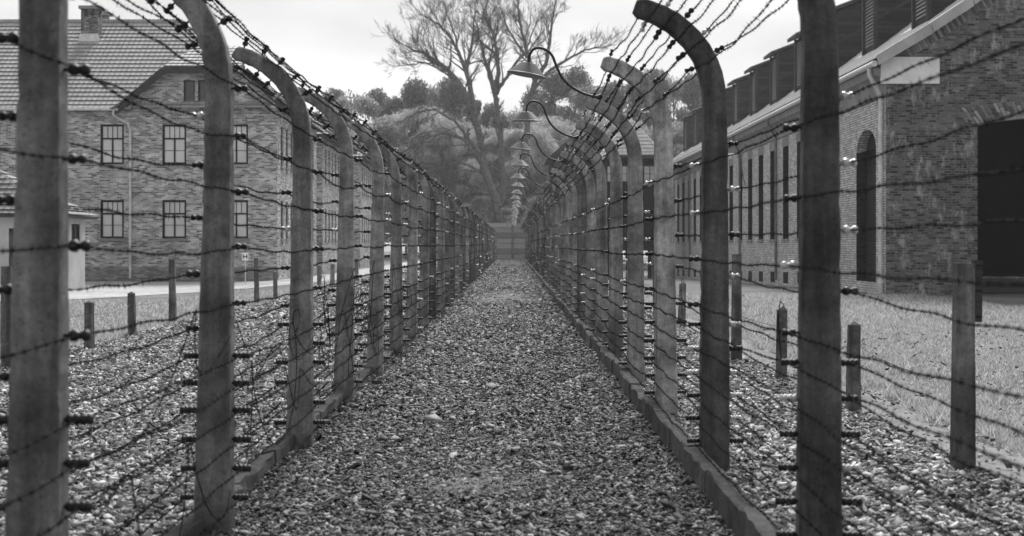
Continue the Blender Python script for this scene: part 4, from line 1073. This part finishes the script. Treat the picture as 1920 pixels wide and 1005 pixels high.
c = [(tx0-o_,Dt-.2,te),(tx1+o_,Dt-.2,te),(tx1+o_,Dt+4.6,te),(tx0-o_,Dt+4.6,te)]
for i in range(4): tiled_slope(m, c[i], c[(i+1)%4], ap, ap, 10, .05)
tr = m.build('roof', M['tiles_pale'], tw)
m = MB()
for q in c: m.tube([q, ap], .09, 6)
m.build('hip_tiles', M['tiles_pale'], tr)
MB().box(tx0-o_,tx1+o_,Dt-.2,Dt+4.6,te-.22,te-.02).build('eave', M['fascia'], tr)

sh = empty('dark_shed', (0,0,0)); tag(sh, 'tall dark wooden shed partly hidden behind the right fence', 'shed')
Ds_ = 112.0; a0, a1, zt3 = 2.7, XX(1134,Ds_), ZZ(300,Ds_)
MB().box(a0+.4,a1,Ds_,Ds_+7,-1,zt3).build('wall', M['timber_black'], sh)
MB().prism([(a0,zt3+.02),(a1+.4,zt3+.02),(a1-1.2,zt3+1.5),(a0+1.6,zt3+1.5)], Ds_-.4, Ds_+7.4).build('roof', M['fascia'], sh)

# ------------------------------------------------------------------ end wall
ew = empty('end_wall', (0,148.6,0)); tag(ew, 'pale concrete panel wall closing the far end of the walk', 'wall')
MB().box(-9,9,0,.2,-.3,ZZ(418,148.6)).build('panels', M['panel'], ew)
mm_ = MB()
for x in (-9,-6,-3,3,6,9): mm_.box(x-.14,x+.14,-.08,-.002,-.3,ZZ(414,148.6))
mm_.build('panel_posts', M['plaster_grey'], ew)
ep = empty('wooden_pole', (XX(960,148),148,0)); tag(ep, 'dark wooden pole standing before the end wall of the walk', 'pole')
MB().tube([(0,0,0),(0,0,ZZ(392,148))], [.13,.10], 8).build('shaft', M['bark'], ep)

# ------------------------------------------------------------------ trees
def rot_about(v, axis, a): return Matrix.Rotation(a, 3, axis) @ v
def grow(mbt, mbw, p, d, length, rad, depth, r, up=.15, spread=.55, maxd=5):
    n = 4; pts = [p.copy()]; rads = [rad]; dd = d.copy()
    for k in range(n):
        dd = (dd + Vector((r.gauss(0,.13), r.gauss(0,.13), r.gauss(0,.08) + up*.25))).normalized()
        p = p + dd * (length/n); pts.append(p.copy()); rads.append(rad*(1-.5*(k+1)/n))
    (mbt if rad > .05 else mbw).tube(pts, rads, 5 if rad > .1 else 3, False)
    if depth >= maxd: return
    kids = r.choice([2,3,3]) + (1 if depth >= 2 else 0)
    for k in range(kids):
        t = r.uniform(.45, 1.0) if k else 1.0
        i = min(n, int(t*n)); b = pts[i]
        ax = dd.orthogonal().normalized(); ax = rot_about(ax, dd, r.uniform(0, 6.28))
        nd = rot_about(dd, ax, r.uniform(.2, spread) * (1 if k else .5)).normalized()
        grow(mbt, mbw, b, nd, length*r.uniform(.55,.8), max(.009, rads[i]*r.uniform(.55,.8)), depth+1, r, up, spread, maxd)
def guided(mbt, mbw, px, D, r0, r1, r, dy=0, every=1, L=3.2, maxd=4, up=.2, spread=.6):
    """a limb that follows px points of the photo; it bends away in depth by dy and carries random boughs"""
    n = len(px); pts = []
    for i, (x, y) in enumerate(px):
        t = i/(n-1); q = PX(x, y, D + dy*t); pts.append(q)
    P = []; 
    for i in range(n-1):
        for k in range(4): P.append(pts[i].lerp(pts[i+1], k/4) + Vector((r.gauss(0,.05),r.gauss(0,.08),r.gauss(0,.05))))
    P.append(pts[-1]); m = len(P); rads = [r0+(r1-r0)*(i/(m-1))**.8 for i in range(m)]
    mbt.tube(P, rads, 7, False)
    for i in range(3, m, every):
        d = (P[i]-P[i-1]).normalized()
        for q in range(2 if i > m*.3 else 1):
            ax = rot_about(d.orthogonal().normalized(), d, r.uniform(0,6.28)); nd = rot_about(d, ax, r.uniform(.35,.95)).normalized(); nd.z += up*.6; nd.normalize()
            grow(mbt, mbw, P[i], nd, L*r.uniform(.35,.75)*(1-.35*i/m), max(.02, rads[i]*.5), 1, r, up, spread, maxd)
    grow(mbt, mbw, P[-1], (P[-1]-P[-2]).normalized(), L*.5, r1, 1, r, up, spread, maxd)
def bare(limbs, D, seed, label, trunk, **kw):
    r = random.Random(seed); t, w = MB(), MB(); x, y = trunk[0]
    base = Vector((XX(x,D), D, 0)); root = empty('bare_tree', base)
    for (px, r0, r1, dy, L) in limbs: guided(t, w, px, D, r0, r1, r, dy, 2, L, **kw)
    for mb in (t, w): mb.v = [(a-base.x, b-base.y, c-base.z) for a,b,c in mb.v]
    t.build('trunk', M['bark'], root); w.build('crown', M['twig'], root)
    tag(root, label, 'tree', 'tall bare trees at the end of the walk')
bare([([(938,470),(925,400),(908,320),(897,250),(888,212),(876,186)], .55,.34,0,2.2),
      ([(876,186),(858,152),(836,129),(818,114),(795,100),(770,92)], .42,.10,-4,4.6),
      ([(888,205),(880,160),(873,130),(882,95),(886,60),(890,25)], .40,.08,3,4.4),
      ([(873,130),(858,96),(840,65),(822,45),(806,36)], .26,.07,-3,3.8),
      ([(878,150),(862,110),(852,70),(843,40),(835,20)], .2,.06,5,3.6),
      ([(836,129),(810,118),(785,118),(764,122)], .16,.05,2,3.2)], 165, 1, 'tall bare tree with a broad fan of limbs, left of the lamp row', [(938,470)], maxd=5)
bare([([(950,470),(944,380),(940,300),(937,246),(930,190),(926,168)], .45,.28,0,2),
      ([(928,175),(915,135),(906,103),(898,70),(893,45)], .34,.08,4,4.2),
      ([(928,168),(934,129),(930,95),(924,65),(912,40),(905,15)], .32,.08,-3,4.4),
      ([(930,175),(945,150),(965,120),(985,95),(997,62)], .28,.08,-4,4.2),
      ([(926,160),(915,120),(925,80),(935,30)], .2,.06,3,4)], 168, 2, 'tall bare tree in the middle of the group behind the first lamp', [(950,470)], maxd=5)
bare([([(975,470),(978,360),(982,290),(988,230),(995,185),(1003,150)], .48,.3,0,2),
      ([(1003,150),(990,110),(980,70),(972,30),(968,-5)], .34,.08,4,4.6),
      ([(1003,150),(1022,120),(1030,80),(1035,40),(1040,5)], .32,.08,-4,4.6),
      ([(1000,165),(1030,132),(1065,110),(1098,93),(1120,90)], .26,.07,2,3.6),
      ([(988,225),(1010,200),(1040,185),(1070,182)], .18,.05,-3,3.0),
      ([(990,110),(965,80),(950,50),(940,20)], .2,.06,-2,4)], 171, 3, 'tall bare tree on the right of the group with a long low bough', [(975,470)], maxd=5)
bare([([(940,440),(930,380),(912,330),(898,290),(885,270)], .55,.3,0,2.6),
      ([(898,300),(870,262),(838,250),(805,254),(775,270),(745,292)], .26,.07,-3,3.6),
      ([(885,270),(850,225),(815,205),(780,210),(745,232)], .22,.06,3,3.6),
      ([(912,330),(880,310),(850,305),(815,320)], .18,.05,2,3.4)], 156, 4, 'leaning tree with arching drooping limbs above the left fence', [(940,440)], maxd=5, up=-.25, spread=.8)

def tree_meshes(kind, seed):
    r = np.random.default_rng(seed); V = []
    if kind == 'fir': hgt, n = 1.0, 26000
    # crown in unit height (z 0..1), clumps first
    ncl = 75 if kind != 'willow' else 60
    C = []
    while len(C) < ncl:
        z = r.uniform(.16, 1.0); a = r.uniform(0, 6.28)
        env = (.30*math.sin(math.pi*min(1,(z-.05))**.8)+.05) if kind != 'fir' else .25*(1.04-z)+.03
        q = env*math.sqrt(r.uniform(.15, 1)); C.append((q*math.cos(a), q*math.sin(a), z if kind == 'fir' else .14+.8*z, r.uniform(.045,.095)*(.8 if kind=='fir' else 1)))
    C = np.array(C)
    n = 22000; idx = r.integers(0, ncl, n); c = C[idx]
    off = r.normal(0, 1, (n,3)); off /= np.linalg.norm(off, axis=1)[:,None]; off *= (r.uniform(.3,1.05,n)**.6)[:,None]
    P = c[:,:3] + off*c[:,3:4]*np.array([1.1,1.1,.75])
    s = .0085 if kind != 'willow' else .006
    if kind == 'willow':
        L = r.uniform(.02,.07,n); out = P*np.array([1,1,0]); out /= (np.linalg.norm(out,axis=1)[:,None]+1e-6)
        dv = out*.55 + np.array([0,0,-.6]) + r.normal(0,.45,(n,3)); dv /= np.linalg.norm(dv,axis=1)[:,None]
        sd_ = np.cross(dv, r.normal(0,1,(n,3))); sd_ /= np.linalg.norm(sd_,axis=1)[:,None]
        V = np.stack([P - sd_*.0022, P + sd_*.0022, P + dv*L[:,None]], 1)
    else:
        u = r.normal(0,1,(n,3)); u /= np.linalg.norm(u,axis=1)[:,None]; v = np.cross(u, r.normal(0,1,(n,3))); v /= np.linalg.norm(v,axis=1)[:,None]
        sc = (s*r.uniform(.6,1.5,n))[:,None]
        V = np.stack([P-u*sc, P+u*sc*.8+v*sc*.2, P+v*sc*1.4], 1)
    V = V.reshape(-1,3).astype(np.float32); me = bpy.data.meshes.new('crown'); me.vertices.add(len(V)); me.vertices.foreach_set('co', V.ravel())
    me.loops.add(len(V)); me.loops.foreach_set('vertex_index', np.arange(len(V),dtype=np.int32)); me.polygons.add(n); me.polygons.foreach_set('loop_start', np.arange(n,dtype=np.int32)*3)
    me.update(calc_edges=True); me.materials.append(M[{'fir':'leaf_dark','leafy':'leaf_mid','willow':'leaf_pale'}[kind]])
    rr_ = random.Random(seed); t = MB()
    t.tube([(0,0,-.02),(.004,0,.2),(-.004,.003,.5),(0,0,.93)], [.02,.016,.010,.002], 7, False)
    for k in range(16):
        z = rr_.uniform(.15,.8); a = rr_.uniform(0,6.28); l = rr_.uniform(.12,.3)*(1.1-z); t.tube([(0,0,z),(l*.5*math.cos(a),l*.5*math.sin(a),z+.07),(l*math.cos(a),l*math.sin(a),z+(.13 if kind!='willow' else .06))], [.006,.004,.001], 4, False)
    return t.mesh('trunk', M['bark_grey']), me
TM = {k: [tree_meshes(k, 30+i) for i in range(2)] for k in ('fir','leafy','willow')}
def tree(kind, px, topy, D, wide, label, group, i):
    h = ZZ(topy, D) + .3; root = empty({'fir':'evergreen_tree','leafy':'leafy_tree','willow':'willow_tree'}[kind], (XX(px,D), D, -.2))
    root.scale = (h*wide, h*wide, h); root.rotation_euler = (0,0,i*1.9)
    t, c = TM[kind][i % 2]; mkobj('trunk', t, root); mkobj('crown', c, root)
    tag(root, label, 'tree', group)
back = [(590,215),(628,178),(664,168),(704,178),(742,188),(778,160),(812,150),(848,156),(884,190),(920,205),(955,200),(1000,180),(1040,142),(1078,138),(1112,150),(1150,165),(1192,158),(1228,142),(1262,136),(1300,150),(1336,172),(1375,190)]
for i, (px, ty) in enumerate(back):
    D = 205 + (i*37 % 23)
    wh = 'left' if px < 930 else 'right'; k = i+1 if px < 930 else i-9
    tree('fir' if i % 4 != 2 else 'leafy', px, ty, D, .75, f'dark hazy tree, {ordn(k).replace("nearest","first")} from the left on the {wh} half of the skyline' , 'trees on the skyline', i)
mid = [(600,300,'leafy'),(640,262,'leafy'),(672,232,'willow'),(712,220,'leafy'),(748,205,'willow'),(790,198,'willow'),(828,215,'willow'),(865,225,'willow'),(905,230,'willow'),(948,240,'willow'),(990,232,'willow'),(1030,215,'willow'),(1066,222,'willow'),(1100,230,'leafy'),(1138,215,'willow'),(1176,225,'leafy'),(1220,230,'leafy'),(1262,225,'leafy'),(1300,235,'leafy')]
for i, (px, ty, kd) in enumerate(mid):
    D = 174 + (i*29 % 17)
    tree(kd, px, ty, D, .95, f'pale feathery tree, {ordn(i+1).replace("nearest","first")} from the left in the row before the skyline', 'pale trees behind the end wall', i)
low = [(800,345),(838,368),(872,385),(905,372),(940,392),(972,388),(1005,375),(1040,350),(760,330),(715,320)]
for i, (px, ty) in enumerate(low):
    D = 153 + (i*7 % 6); h = ZZ(ty, D)
    root = empty('bush', (XX(px,D), D, -1.0)); root.scale = (h*.9+2, h*.6, h*1.1+.9); root.rotation_euler = (0,0,i*2.3)
    t, c = TM['leafy'][i % 2] if i % 2 else TM['fir'][0]; mkobj('stems', t, root); mkobj('foliage', TM['leafy'][i % 2][1] if i % 3 else TM['leafy'][0][1], root)
    tag(root, f'dark bush, {ordn(sorted(p for p,_ in low).index(px)+1).replace("nearest","first")} from the left above the end wall', 'bush', 'bushes above the end wall')

# ------------------------------------------------------------------ haze
hm = bpy.data.materials.new('haze'); hm.use_nodes = True; t = hm.node_tree; t.nodes.clear()
o_ = t.nodes.new('ShaderNodeOutputMaterial'); pv = t.nodes.new('ShaderNodeVolumePrincipled')
pv.inputs['Color'].default_value = (.9,.9,.9,1); pv.inputs['Density'].default_value = .00035; pv.inputs['Anisotropy'].default_value = .3
t.links.new(pv.outputs[0], o_.inputs['Volume'])
tag(MB().box(-262,262,-40,332,-3,40).build('haze', hm), 'thin grey haze over the whole place', 'haze', kind='stuff')
